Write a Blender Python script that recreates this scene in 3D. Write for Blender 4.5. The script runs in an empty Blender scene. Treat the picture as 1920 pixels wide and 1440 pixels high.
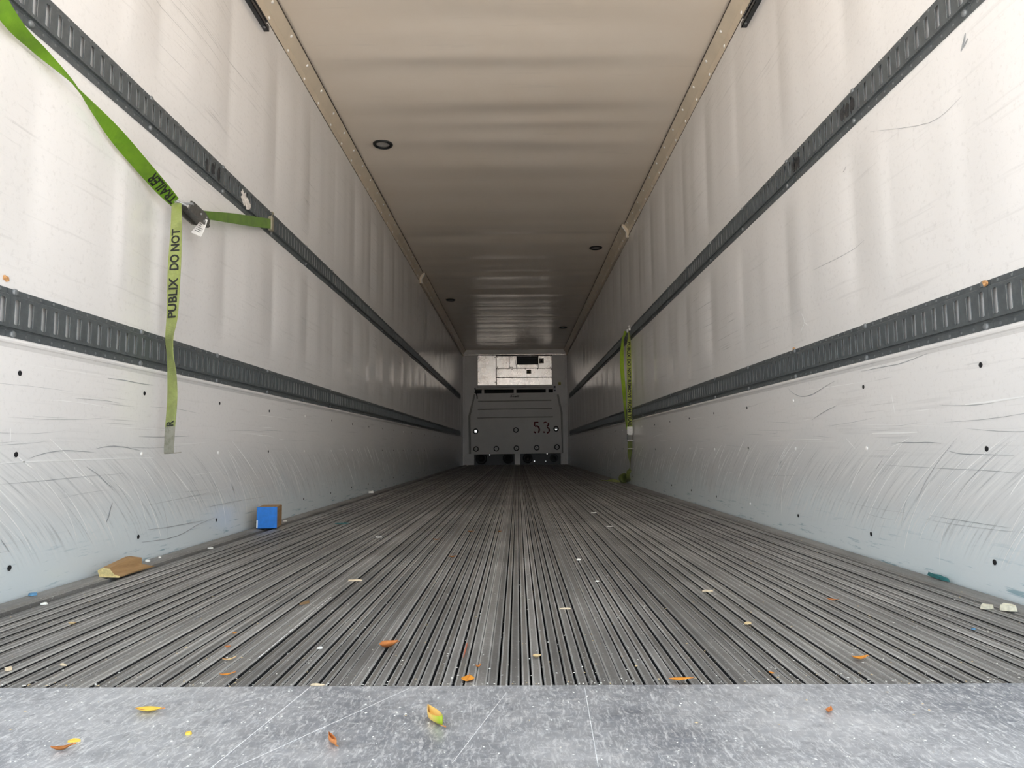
import bpy, bmesh, math, random
from mathutils import Vector, Matrix
random.seed(7)
R = random.Random(11)
S = bpy.context.scene
COL = S.collection

# ---------------------------------------------------------------- camera
CAM = Vector((0.04945, 0.0, 0.36793))
yaw, pitch, roll = 0.00711, 0.09222, -0.00696
cy, sy, cp, sp = math.cos(yaw), math.sin(yaw), math.cos(pitch), math.sin(pitch)
r0 = Vector((cy, sy, 0)); fw = Vector((-sy*cp, cy*cp, sp)); u0 = Vector((sy*sp, -cy*sp, cp))
rv = math.cos(roll)*r0 + math.sin(roll)*u0
uv = math.cos(roll)*u0 - math.sin(roll)*r0
cd = bpy.data.cameras.new('camera'); cd.sensor_width = 36.0
cd.lens = 1317.56/1920*36; cd.clip_start = 0.02; cd.clip_end = 300
cam = bpy.data.objects.new('camera', cd); COL.objects.link(cam)
M = Matrix((rv, uv, -fw)).transposed().to_4x4(); M.translation = CAM
cam.matrix_world = M
S.camera = cam

# ---------------------------------------------------------------- light
SKY = 2.6
w = bpy.data.worlds.new('overcast_sky'); S.world = w; w.use_nodes = True
nt = w.node_tree; nt.nodes.clear()
tc = nt.nodes.new('ShaderNodeTexCoord'); sep = nt.nodes.new('ShaderNodeSeparateXYZ')
rp = nt.nodes.new('ShaderNodeValToRGB'); bg = nt.nodes.new('ShaderNodeBackground'); ow = nt.nodes.new('ShaderNodeOutputWorld')
rp.color_ramp.elements[0].position = 0.0; rp.color_ramp.elements[0].color = (1.22, 1.27, 1.30, 1)
rp.color_ramp.elements[1].position = 0.4; rp.color_ramp.elements[1].color = (.80, .91, 1.0, 1)
nt.links.new(tc.outputs['Generated'], sep.inputs[0]); nt.links.new(sep.outputs['Z'], rp.inputs[0])
nt.links.new(rp.outputs[0], bg.inputs[0]); bg.inputs[1].default_value = SKY
nt.links.new(bg.outputs[0], ow.inputs[0])
sl = bpy.data.lights.new('sun', 'SUN'); sl.energy = 20.0; sl.angle = math.radians(3); sl.color = (1, .95, .88)
so = bpy.data.objects.new('sun', sl); COL.objects.link(so); so.rotation_euler = (math.radians(-10), math.radians(30), 0)
S.view_settings.view_transform = 'Standard'; S.view_settings.look = 'None'
S.view_settings.gamma = 1; S.view_settings.use_curve_mapping = False
S.view_settings.exposure = -0.12
S.cycles.max_bounces = 20; S.cycles.diffuse_bounces = 16; S.cycles.glossy_bounces = 12

# ---------------------------------------------------------------- helpers
MATS = {}
def N(t, kind, **kw):
    n = t.nodes.new(kind)
    for k, v in kw.items():
        if k in n.inputs: n.inputs[k].default_value = v
        else: setattr(n, k, v)
    return n
def noise(t, vec, scale, detail=4, rough=.6, map_scale=None):
    if map_scale:
        mp = N(t, 'ShaderNodeMapping'); mp.inputs['Scale'].default_value = map_scale
        t.links.new(vec, mp.inputs['Vector']); vec = mp.outputs[0]
    n = N(t, 'ShaderNodeTexNoise'); n.inputs['Scale'].default_value = scale
    n.inputs['Detail'].default_value = detail; n.inputs['Roughness'].default_value = rough
    t.links.new(vec, n.inputs['Vector']); return n.outputs['Fac']
def ramp(t, fac, *stops):
    r = N(t, 'ShaderNodeValToRGB'); cr = r.color_ramp
    while len(cr.elements) < len(stops): cr.elements.new(.5)
    for e, (p, c) in zip(cr.elements, stops):
        e.position = p; e.color = (c, c, c, 1) if isinstance(c, (int, float)) else (*c, 1)
    t.links.new(fac, r.inputs[0]); return r.outputs[0]
def mix(t, fac, a, b, mode='MIX'):
    m = N(t, 'ShaderNodeMix', data_type='RGBA', blend_type=mode)
    for sock, v in ((m.inputs[0], fac), (m.inputs[6], a), (m.inputs[7], b)):
        if isinstance(v, bpy.types.NodeSocket): t.links.new(v, sock)
        elif isinstance(v, (int, float)): sock.default_value = v
        else: sock.default_value = (*v, 1)
    return m.outputs[2]
def bump(t, b, fac, strength, dist):
    n = N(t, 'ShaderNodeBump'); n.inputs['Strength'].default_value = strength; n.inputs['Distance'].default_value = dist
    t.links.new(fac, n.inputs['Height'])
    if b.inputs['Normal'].is_linked: t.links.new(b.inputs['Normal'].links[0].from_socket, n.inputs['Normal'])
    t.links.new(n.outputs[0], b.inputs['Normal'])
def new_mat(name, col, rough=.5, metal=0., spec=.5):
    m = bpy.data.materials.new(name); m.use_nodes = True
    t = m.node_tree; b = t.nodes['Principled BSDF']
    b.inputs['Base Color'].default_value = (*col, 1); b.inputs['Roughness'].default_value = rough
    b.inputs['Metallic'].default_value = metal; b.inputs['Specular IOR Level'].default_value = spec
    MATS[name] = m
    return m, t, b, N(t, 'ShaderNodeTexCoord').outputs['Object']
def simple(name, col, rough=.5, metal=0., spec=.5, var=.18, scale=40, bmp=0):
    m, t, b, oc = new_mat(name, col, rough, metal, spec)
    f = noise(t, oc, scale)
    lo = tuple(c*(1-var) for c in col); hi = tuple(min(1, c*(1+var)) for c in col)
    t.links.new(ramp(t, f, (.3, lo), (.7, hi)), b.inputs['Base Color'])
    if bmp: bump(t, b, f, bmp, .002)
    return m

def mesh_obj(name, verts, faces, mats, parent=None, mi=None, smooth=False):
    me = bpy.data.meshes.new(name); me.from_pydata([tuple(v) for v in verts], [], faces); me.update()
    for m in (mats if isinstance(mats, (list, tuple)) else [mats]): me.materials.append(m)
    if mi: me.polygons.foreach_set('material_index', mi)
    if smooth: me.polygons.foreach_set('use_smooth', [True]*len(me.polygons))
    return link(name, me, parent)
def link(name, me, parent=None, loc=None, rot=None):
    o = bpy.data.objects.new(name, me); COL.objects.link(o)
    if parent is not None: o.parent = parent
    if loc is not None: o.location = loc
    if rot is not None: o.rotation_euler = rot
    return o
def empty(name, loc=(0, 0, 0), rot=(0, 0, 0)):
    o = bpy.data.objects.new(name, None); COL.objects.link(o); o.location = loc; o.rotation_euler = rot; o.empty_display_size = .05
    return o
def tag(o, label=None, cat=None, group=None, kind=None):
    for k, v in (('label', label), ('category', cat), ('group', group), ('kind', kind)):
        if v: o[k] = v
    return o

def catmull(P, n):
    out = []
    for i in range(len(P)-1):
        a, b_, c, d = P[max(i-1, 0)], P[i], P[i+1], P[min(i+2, len(P)-1)]
        for j in range(n):
            u = j/n
            out.append(tuple(.5*((2*b_[k]) + (-a[k]+c[k])*u + (2*a[k]-5*b_[k]+4*c[k]-d[k])*u*u + (-a[k]+3*b_[k]-3*c[k]+d[k])*u**3) for k in range(len(b_))))
    out.append(tuple(P[-1])); return out
class MB:
    def __init__(s): s.v = []; s.f = []; s.m = []
    def add(s, vs, fs, m=0):
        k = len(s.v); s.v += [tuple(v) for v in vs]; s.f += [tuple(i+k for i in f) for f in fs]; s.m += [m]*len(fs)
    def box(s, a, b, m=0):
        (x0, y0, z0), (x1, y1, z1) = a, b
        s.add([(x0,y0,z0),(x1,y0,z0),(x1,y1,z0),(x0,y1,z0),(x0,y0,z1),(x1,y0,z1),(x1,y1,z1),(x0,y1,z1)],
              [(0,3,2,1),(4,5,6,7),(0,1,5,4),(1,2,6,5),(2,3,7,6),(3,0,4,7)], m)
    def bevbox(s, a, b, r, m=0):
        bm = bmesh.new(); bmesh.ops.create_cube(bm, size=1)
        for v in bm.verts:
            v.co = Vector(((a[0]+b[0])/2 + v.co.x*(b[0]-a[0]), (a[1]+b[1])/2 + v.co.y*(b[1]-a[1]), (a[2]+b[2])/2 + v.co.z*(b[2]-a[2])))
        bmesh.ops.bevel(bm, geom=bm.edges[:], offset=r, segments=1, affect='EDGES')
        bm.verts.index_update()
        s.add([v.co.copy() for v in bm.verts], [[v.index for v in f.verts] for f in bm.faces], m); bm.free()
    def prism(s, pts, axis, a, b, m=0):
        # closed polygon pts (2d) extruded along axis from a to b
        def P(p, t):
            if axis == 0: return (t, p[0], p[1])
            if axis == 1: return (p[0], t, p[1])
            return (p[0], p[1], t)
        n = len(pts)
        s.add([P(p, a) for p in pts] + [P(p, b) for p in pts],
              [tuple(range(n)), tuple(range(2*n-1, n-1, -1))] + [(i, i+n, (i+1) % n + n, (i+1) % n) for i in range(n)], m)
    def lathe(s, prof, o, ax, seg=16, m=0):
        # prof: (radius, height) along axis vector ax from o
        ax = Vector(ax).normalized(); o = Vector(o)
        t = Vector((0, 0, 1)) if abs(ax.z) < .9 else Vector((1, 0, 0))
        e1 = ax.cross(t).normalized(); e2 = ax.cross(e1)
        vs = []; fs = []
        for r, h in prof:
            for k in range(seg):
                a = 2*math.pi*k/seg; vs.append(o + ax*h + (e1*math.cos(a) + e2*math.sin(a))*r)
        for i in range(len(prof)-1):
            for k in range(seg):
                k2 = (k+1) % seg; fs.append((i*seg+k, i*seg+k2, (i+1)*seg+k2, (i+1)*seg+k))
        if prof[-1][0] > 1e-6: fs.append(tuple((len(prof)-1)*seg + k for k in range(seg)))
        if prof[0][0] > 1e-6: fs.append(tuple(k for k in reversed(range(seg))))
        s.add(vs, fs, m)
    def tube(s, pts, r, seg=8, m=0):
        pts = [Vector(p) for p in pts]; vs = []; fs = []
        up = Vector((0.13, .31, .94))
        for i, p in enumerate(pts):
            d = (pts[min(i+1, len(pts)-1)] - pts[max(i-1, 0)]).normalized()
            e1 = d.cross(up).normalized(); e2 = d.cross(e1)
            for k in range(seg):
                a = 2*math.pi*k/seg; vs.append(p + (e1*math.cos(a) + e2*math.sin(a))*r)
        for i in range(len(pts)-1):
            for k in range(seg):
                k2 = (k+1) % seg; fs.append((i*seg+k, i*seg+k2, (i+1)*seg+k2, (i+1)*seg+k))
        fs.append(tuple(reversed(range(seg)))); fs.append(tuple((len(pts)-1)*seg+k for k in range(seg)))
        s.add(vs, fs, m)
    def build(s, name, mats, parent=None, smooth=False):
        me = s.mesh(name, mats, smooth); return link(name, me, parent)
    def mesh(s, name, mats, smooth=False):
        me = bpy.data.meshes.new(name); me.from_pydata(s.v, [], s.f); me.update()
        for m in (mats if isinstance(mats, (list, tuple)) else [mats]): me.materials.append(m)
        me.polygons.foreach_set('material_index', s.m)
        if smooth: me.polygons.foreach_set('use_smooth', [True]*len(s.f))
        return me

def text_mesh(body, bold=.03, italic=0):
    cu = bpy.data.curves.new('t', 'FONT'); cu.body = body; cu.size = 1; cu.offset = bold; cu.shear = italic; cu.resolution_u = 3
    o = bpy.data.objects.new('t', cu); COL.objects.link(o)
    dg = bpy.context.evaluated_depsgraph_get(); dg.update()
    me = bpy.data.meshes.new_from_object(o.evaluated_get(dg))
    vs = [v.co.copy() for v in me.vertices]; fs = [tuple(p.vertices) for p in me.polygons]
    bpy.data.objects.remove(o); bpy.data.curves.remove(cu); bpy.data.meshes.remove(me)
    x0 = min(v.x for v in vs); y0 = min(v.y for v in vs)
    return [(v.x-x0, v.y-y0) for v in vs], fs

# ---------------------------------------------------------------- dimensions
HW, H = 1.24, 2.726
Y0, Y1 = 0.76, 16.67
SILL = 1.133
GY = -1.25

# ---------------------------------------------------------------- materials
def wall_material(name, liner):
    m, t, b, oc = new_mat(name, (.8, .79, .775), .34, 0, .9)
    sp_ = N(t, 'ShaderNodeSeparateXYZ'); t.links.new(oc, sp_.inputs[0])
    base = ramp(t, noise(t, oc, 1.3, 3), (.3, (.875, .868, .868)), (.7, (.905, .897, .896)))
    # long faint scuffs running along the wall
    s1 = noise(t, oc, 1, 3, .6, (1, 2.2, 60))
    base = mix(t, ramp(t, s1, (.60, 0), (.76, .30)), base, (.55, .55, .55))
    s3 = noise(t, oc, 1, 2, .5, (1, 2.0, 150)); s3b = noise(t, oc, 2.1, 2)
    k = N(t, 'ShaderNodeMath', operation='MULTIPLY'); t.links.new(ramp(t, s3, (.63, 0), (.72, 1)), k.inputs[0]); t.links.new(ramp(t, s3b, (.52, 0), (.66, .5)), k.inputs[1])
    base = mix(t, k.outputs[0], base, (.36, .37, .38))
    s2 = noise(t, oc, 60, 6, .75)
    base = mix(t, ramp(t, s2, (.30, .22), (.46, 0)), base, (.42, .41, .40))
    if liner:
        # pale blue paint rubbed off pallets along the foot of the wall
        n1 = noise(t, oc, 3, 4)
        ad = N(t, 'ShaderNodeMath', operation='MULTIPLY_ADD'); t.links.new(n1, ad.inputs[0]); ad.inputs[1].default_value = .22
        t.links.new(sp_.outputs['Z'], ad.inputs[2])
        base = mix(t, ramp(t, ad.outputs[0], (.20, 0), (.30, .75), (.42, .55), (.56, 0)), base, (.73, .755, .77))
        base = mix(t, ramp(t, ad.outputs[0], (.10, .9), (.22, .75), (.34, 0)), base, (.76, .85, .89))
        # curved rubbing marks left by pallets: streaks that follow the sweep of the arcs
        zt = N(t, 'ShaderNodeMath', operation='SUBTRACT'); zt.inputs[0].default_value = .38; t.links.new(sp_.outputs['Z'], zt.inputs[1])
        z2 = N(t, 'ShaderNodeMath', operation='MULTIPLY'); t.links.new(zt.outputs[0], z2.inputs[0]); t.links.new(zt.outputs[0], z2.inputs[1])
        v1 = N(t, 'ShaderNodeMath', operation='MULTIPLY_ADD'); t.links.new(zt.outputs[0], v1.inputs[0]); v1.inputs[1].default_value = -2.0; t.links.new(sp_.outputs['Y'], v1.inputs[2])
        v2 = N(t, 'ShaderNodeMath', operation='MULTIPLY_ADD'); t.links.new(z2.outputs[0], v2.inputs[0]); v2.inputs[1].default_value = 2.2; t.links.new(v1.outputs[0], v2.inputs[2])
        cx_ = N(t, 'ShaderNodeCombineXYZ'); t.links.new(v2.outputs[0], cx_.inputs['Y']); t.links.new(sp_.outputs['Z'], cx_.inputs['Z'])
        ar = noise(t, cx_.outputs[0], 1, 4, .7, (1, 62, 5))
        gm = ramp(t, sp_.outputs['Z'], (.06, 0), (.14, 1), (.30, 1), (.42, 0))
        k1 = N(t, 'ShaderNodeMath', operation='MULTIPLY'); t.links.new(ramp(t, ar, (.53, 0), (.67, .9)), k1.inputs[0]); t.links.new(gm, k1.inputs[1])
        base = mix(t, k1.outputs[0], base, (.90, .91, .91))
        k2 = N(t, 'ShaderNodeMath', operation='MULTIPLY'); t.links.new(ramp(t, ar, (.30, .72), (.46, 0)), k2.inputs[0]); t.links.new(gm, k2.inputs[1])
        base = mix(t, k2.outputs[0], base, (.43, .455, .47))
        bl = noise(t, oc, 1, 4, .7, (1, 5, 60))
        k3 = N(t, 'ShaderNodeMath', operation='MULTIPLY'); t.links.new(ramp(t, bl, (.58, 0), (.68, .8)), k3.inputs[0]); t.links.new(ramp(t, sp_.outputs['Z'], (.0, 1), (.10, .35), (.16, 0)), k3.inputs[1])
        base = mix(t, k3.outputs[0], base, (.16, .34, .42))
    t.links.new(base, b.inputs['Base Color'])
    b.inputs['Roughness'].default_value = .21
    bump(t, b, noise(t, oc, 260, 2), .12, .0015)
    return m
M_WALL = wall_material('wall_liner', False)
M_LINER = wall_material('scuff_liner', True)

m, t, b, oc = new_mat('ceiling_liner', (.8, .7, .6), .27, 0, .55)
cb = ramp(t, noise(t, oc, 1.6, 4), (.3, (.93, .83, .715)), (.7, (.96, .875, .775)))
cb = mix(t, ramp(t, noise(t, oc, 1, 3, .6, (2, 26, 1)), (.62, 0), (.78, .2)), cb, (.62, .56, .49))
t.links.new(cb, b.inputs['Base Color'])
bump(t, b, noise(t, oc, 240, 2), .12, .0015)
M_CEIL = m
M_TRIM = simple('tan_moulding', (.76, .665, .53), .42, var=.06, scale=6)
M_GAPSHADE = simple('gap_shade', (.10, .085, .07), .8)  # dark brown standing in for the shadow gap beside the mouldings
M_RIVET = simple('white_rivet', (.95, .94, .92), .3, var=.02)
M_EDGE = simple('cut_metal_edge', (.85, .83, .8), .35, .5, var=.05)

m, t, b, oc = new_mat('galvanised_rail', (.12, .14, .15), .42, .1, .5)
f1 = noise(t, oc, 55, 5, .7)
c = ramp(t, f1, (.25, (.070, .080, .086)), (.55, (.104, .118, .125)), (.8, (.155, .17, .176)))
c = mix(t, ramp(t, noise(t, oc, 9, 5, .7), (.68, 0), (.82, .5)), c, (.16, .11, .08))
t.links.new(c, b.inputs['Base Color']); t.links.new(ramp(t, f1, (.3, .36), (.7, .55)), b.inputs['Roughness'])
M_RAIL = m
M_RIMHI = simple('slot_rim_highlight', (.80, .79, .77), .4, .1, var=.08)  # painted highlight: light from the doorway put into the rim colour
M_BOLT = simple('zinc_bolt', (.34, .35, .36), .35, .5, var=.1)
M_RBOLT = simple('rail_bolt', (.20, .215, .225), .38, .2, var=.15)
M_HOLE = simple('flange_dimple', (.19, .205, .21), .4, .2, var=.2)
M_DARK = simple('dark_hole', (.012, .012, .014), .8, var=.2)

def floor_material(name, lo, hi, rough, metal=.25, dust=(.33, .33, .325)):
    m, t, b, oc = new_mat(name, hi, rough, metal, .45)
    g = N(t, 'ShaderNodeNewGeometry').outputs['Position']
    oi = N(t, 'ShaderNodeObjectInfo').outputs['Random']
    f = noise(t, g, 1, 5, .7, (60, 2.5, 60))
    c = ramp(t, f, (.3, lo), (.7, hi))
    c = mix(t, ramp(t, noise(t, g, 34, 6, .75), (.52, 0), (.70, .5)), c, dust)
    c = mix(t, ramp(t, noise(t, g, 190, 3, .7), (.58, 0), (.70, .6)), c, tuple(min(1, v*1.7) for v in dust))
    c = mix(t, ramp(t, noise(t, g, 1.7, 4, .6), (.40, .55), (.62, 0)), c, tuple(v*.55 for v in lo))
    v = N(t, 'ShaderNodeMath', operation='MULTIPLY_ADD'); t.links.new(oi, v.inputs[0]); v.inputs[1].default_value = .5; v.inputs[2].default_value = .75
    cm = N(t, 'ShaderNodeCombineColor'); [t.links.new(v.outputs[0], cm.inputs[i]) for i in range(3)]
    c = mix(t, 1.0, c, cm.outputs[0], 'MULTIPLY')
    t.links.new(c, b.inputs['Base Color'])
    bump(t, b, noise(t, g, 90, 4), .25, .001)
    return m
M_FTOP = floor_material('floor_bar_top', (.165, .157, .148), (.265, .255, .243), .55)
M_FLOW = floor_material('floor_trough', (.115, .104, .092), (.18, .167, .15), .75, .0, (.17, .155, .135))
M_FEDGE = floor_material('floor_bar_edge', (.33, .325, .315), (.60, .595, .58), .42, .4, (.6, .6, .58))
M_FSIDE = floor_material('floor_side_strip', (.19, .184, .175), (.29, .282, .27), .6, .1)

m, t, b, oc = new_mat('scratched_sill', (.5, .51, .54), .42, .55, .5)
c = ramp(t, noise(t, oc, 3.2, 5, .65), (.34, (.24, .255, .29)), (.66, (.60, .61, .64)))
for (sx, syy, rot, lo_, hi_, amt) in ((170, 30, .25, .55, .66, .75), (150, 26, -.35, .56, .67, .7), (40, 150, .5, .58, .68, .6), (130, 18, .7, .58, .67, .6), (240, 60, .05, .54, .66, .6)):
    mp = N(t, 'ShaderNodeMapping'); mp.inputs['Rotation'].default_value = (0, 0, rot); mp.inputs['Scale'].default_value = (sx, syy, 1)
    dw = N(t, 'ShaderNodeTexNoise'); dw.inputs['Scale'].default_value = 26; dw.inputs['Detail'].default_value = 4; t.links.new(oc, dw.inputs['Vector'])
    dv = mix(t, .02, oc, dw.outputs['Color'], 'ADD')
    t.links.new(dv, mp.inputs['Vector'])
    nn = N(t, 'ShaderNodeTexNoise'); nn.inputs['Scale'].default_value = 1; nn.inputs['Detail'].default_value = 5; nn.inputs['Roughness'].default_value = .65; t.links.new(mp.outputs[0], nn.inputs['Vector'])
    c = mix(t, ramp(t, nn.outputs['Fac'], (lo_, 0), (hi_, amt)), c, (.86, .87, .89))
c = mix(t, ramp(t, noise(t, oc, 95, 5, .75), (.55, 0), (.68, .7)), c, (.84, .85, .87))
c = mix(t, ramp(t, noise(t, oc, 42, 4, .7), (.30, .7), (.42, 0)), c, (.25, .26, .29))
t.links.new(c, b.inputs['Base Color'])
t.links.new(ramp(t, noise(t, oc, 30, 4), (.3, .32), (.7, .55)), b.inputs['Roughness'])
bump(t, b, noise(t, oc, 110, 4), .3, .001)
M_SILL = m
M_SCR = simple('white_scratch', (.93, .94, .94), .5, var=.02)
M_SCRD = simple('grey_scuff', (.33, .35, .37), .55, var=.2)

# ---------------------------------------------------------------- ground outside
g = mesh_obj('ground', [(-80, -120, GY), (80, -120, GY), (80, 60, GY), (-80, 60, GY)], [(0, 1, 2, 3)],
             simple('yard_concrete', (.58, .525, .475), .9, var=.12, scale=1.5)); tag(g, kind='structure')

# ---------------------------------------------------------------- walls
POST = [2.42 + .6096*k for k in range(-3, 24)]
def bulge(y, rnd):
    for i in range(len(POST)-1):
        if POST[i] <= y < POST[i+1]:
            u = (y-POST[i])/(POST[i+1]-POST[i]); return rnd[i]*(1-abs(2*u-1)**2.6)
    return 0
def sm(a, b, x):
    u = max(0, min(1, (x-a)/(b-a))); return u*u*(3-2*u)
def make_wall(side):
    s = -1 if side == 'left' else 1
    q = random.Random(5 if s < 0 else 9)
    rnd = [q.uniform(.5, 1.25) for _ in POST]; ph = [q.uniform(0, 6.28) for _ in range(6)]
    zs = [.60, .66, .72, .78, .84, .9, .98, 1.06, 1.14, 1.22, 1.3, 1.38, 1.44, 1.49, 1.55, 1.62, 1.7, 1.8, 1.92, 2.04, 2.16, 2.28, 2.4, 2.5, 2.6, 2.66, H+.01]
    ny = 640; vs = []; fs = []
    def dent(y, z):
        bl = bulge(y, rnd)
        env = sm(.78, 1.0, z)*(1-sm(1.32, 1.49, z)) + .85*sm(1.62, 1.9, z)*(1-sm(2.3, 2.6, z)) + .12*sm(1.62, 1.7, z)
        return (.013 if y > 2.2 else .009)*bl*env + .0012*env*(math.sin(y*9.1+ph[0]+z*.8) + .7*math.sin(y*17.3+ph[1]-z*1.1) + .5*math.sin(y*31+ph[2]))
    for i in range(ny+1):
        y = Y0 + (Y1-Y0)*i/ny
        for z in zs:
            vs.append((s*(HW - dent(y, z)), y, z))
    nz = len(zs)
    for i in range(ny):
        for j in range(nz-1):
            a = i*nz+j; f = (a, a+1, a+1+nz, a+nz)
            fs.append(f if s > 0 else f[::-1])
    mb = MB(); mb.v = vs; mb.f = fs; mb.m = [0]*len(fs)
    mb.box((s*HW + (0.012 if s > 0 else -.07), Y0, -.25), (s*HW + (.07 if s > 0 else -.012), Y1+.1, H+.06))
    o = mb.build('wall_'+side, M_WALL, smooth=False); tag(o, kind='structure')
    o.data.polygons.foreach_set('use_smooth', [len(p.vertices) == 4 and i < len(fs) for i, p in enumerate(o.data.polygons)])
    # lower scuff liner with a rolled bead on top
    X = lambda d: s*(HW-d)
    prof = [(.0, -.03), (.006, -.028), (.007, .632)] + [(.007+.009*math.sin(a), .649-.009*math.cos(a)*1.0) for a in [.5, 1.0, 1.57, 2.1, 2.7]] + [(.0, .660)]
    n = 160; vs = []; fs = []
    for i in range(n+1):
        y = Y0 + (Y1-.02-Y0)*i/n
        for d, z in prof: vs.append((X(d), y, z))
    k = len(prof)
    for i in range(n):
        for j in range(k-1):
            a = i*k+j; f = (a, a+1, a+1+k, a+k); fs.append(f if s > 0 else f[::-1])
    lo = mesh_obj('scuff_liner', vs, fs, M_LINER, o); lo['label'] = 'scuffed lower liner panel with pale blue paint rub'
    # rivet holes in the liner
    hm = MB(); hm.lathe([(.0064, 0), (.0074, .0012), (.0056, .002), (.0, .0006)], (0, 0, 0), (-s, 0, 0), 10)
    hm = hm.mesh('rivet_hole', M_DARK)
    wm = MB(); wm.lathe([(.0075, 0), (.007, .002), (.004, .003), (0, .0034)], (0, 0, 0), (-s, 0, 0), 10); wm = wm.mesh('liner_rivet', M_RIVET)
    for kx in range(24):
        for z in (.570, .361, .08):
            y = 1.792+.6115*kx
            white = (z == .361 and kx in (1, 2, 4, 5, 6)) or q.random() < .12
            link('liner_rivet' if white and kx else 'rivet_hole', wm if white and kx else hm, o, (X(.0068), y + q.uniform(-.004, .004), z + q.uniform(-.004, .004)))
    # pallet scrapes: arcs that sweep down away from the doors
    for name, mat, cnt, wid in (('white_scrapes', M_SCR, 120, .0026), ('grey_scrapes', M_SCRD, 60, .0010)):
        sb = MB()
        for _ in range(cnt):
            y = .95 + 9.5*q.random()**1.5
            z_top = q.uniform(.24, .41); ln = q.uniform(.05, .25); wd = wid*q.uniform(.5, 1.5)*(1+.10*(y-1.2)); bend = q.uniform(1.6, 2.9); sl_ = q.uniform(1.5, 2.2)
            ns = 12; pr = []; y -= sl_*(.38-z_top)-bend*(.38-z_top)**2
            def cv(zz): e_ = .38-zz; return y + sl_*e_ - bend*e_*e_
            for i in range(ns+1):
                zz = z_top - ln*i/ns; e_ = .38-zz; ta = Vector((sl_-2*bend*e_, -1)).normalized(); nn_ = Vector((-ta.y, ta.x))
                ww = wd*math.sin(math.pi*min(1, max(.04, i/ns)))**.5
                pr.append((cv(zz), zz, nn_*ww*.5))
            if pr[-1][1] < .03: continue
            vs = []
            for yy, zz, nv in pr: vs += [(X(.0076), yy-nv.x, zz-nv.y), (X(.0076), yy+nv.x, zz+nv.y)]
            sb.add(vs, [(2*i, 2*i+1, 2*i+3, 2*i+2) for i in range(ns)])
        tag(sb.build(name, mat, o), kind='stuff')
    # long drag marks along the liner
    sb = MB(); sw = MB()
    for i in range(50):
        y = 1.4 + 8*q.random()**1.6; L = q.uniform(.06, .55); z = q.choice([q.uniform(.10, .30), q.uniform(.36, .60), q.uniform(.38, .48)])
        slope = q.uniform(-.05, .05); curv = q.uniform(-.05, .05); wd = q.uniform(.0006, .0014)
        vs = []
        for j in range(11):
            u = j/10; ww = wd*math.sin(math.pi*min(.97, max(.03, u)))**.6
            zz = z + slope*L*u + curv*L*u*(1-u)*2; vs += [(X(.0076), y+L*u, zz-ww/2), (X(.0076), y+L*u, zz+ww/2)]
        (sb if q.random() < .68 else sw).add(vs, [(2*j, 2*j+1, 2*j+3, 2*j+2) for j in range(10)])
    tag(sb.build('grey_drag_marks', M_SCRD, o), kind='stuff'); tag(sw.build('white_drag_marks', M_SCR, o), kind='stuff')
    for kind, wd, pts in MARKS[side]:
        P2 = catmull(pts, 5); vs = []; n = len(P2)
        for i, (y, z) in enumerate(P2):
            a, c2 = P2[max(i-1, 0)], P2[min(i+1, n-1)]; dd = Vector((c2[0]-a[0], c2[1]-a[1])).normalized(); hw_ = wd*.5*max(.15, math.sin(math.pi*i/(n-1)))**.5
            d = .0078 if z < .65 else dent(y, z)+.0012
            vs += [(X(d), y+dd.y*hw_, z-dd.x*hw_), (X(d), y-dd.y*hw_, z+dd.x*hw_)]
        mesh_obj('scuff_mark', vs, [(2*i, 2*i+1, 2*i+3, 2*i+2) for i in range(n-1)], M_SCR if kind == 'w' else M_SCRD, o)
    return o
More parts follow.
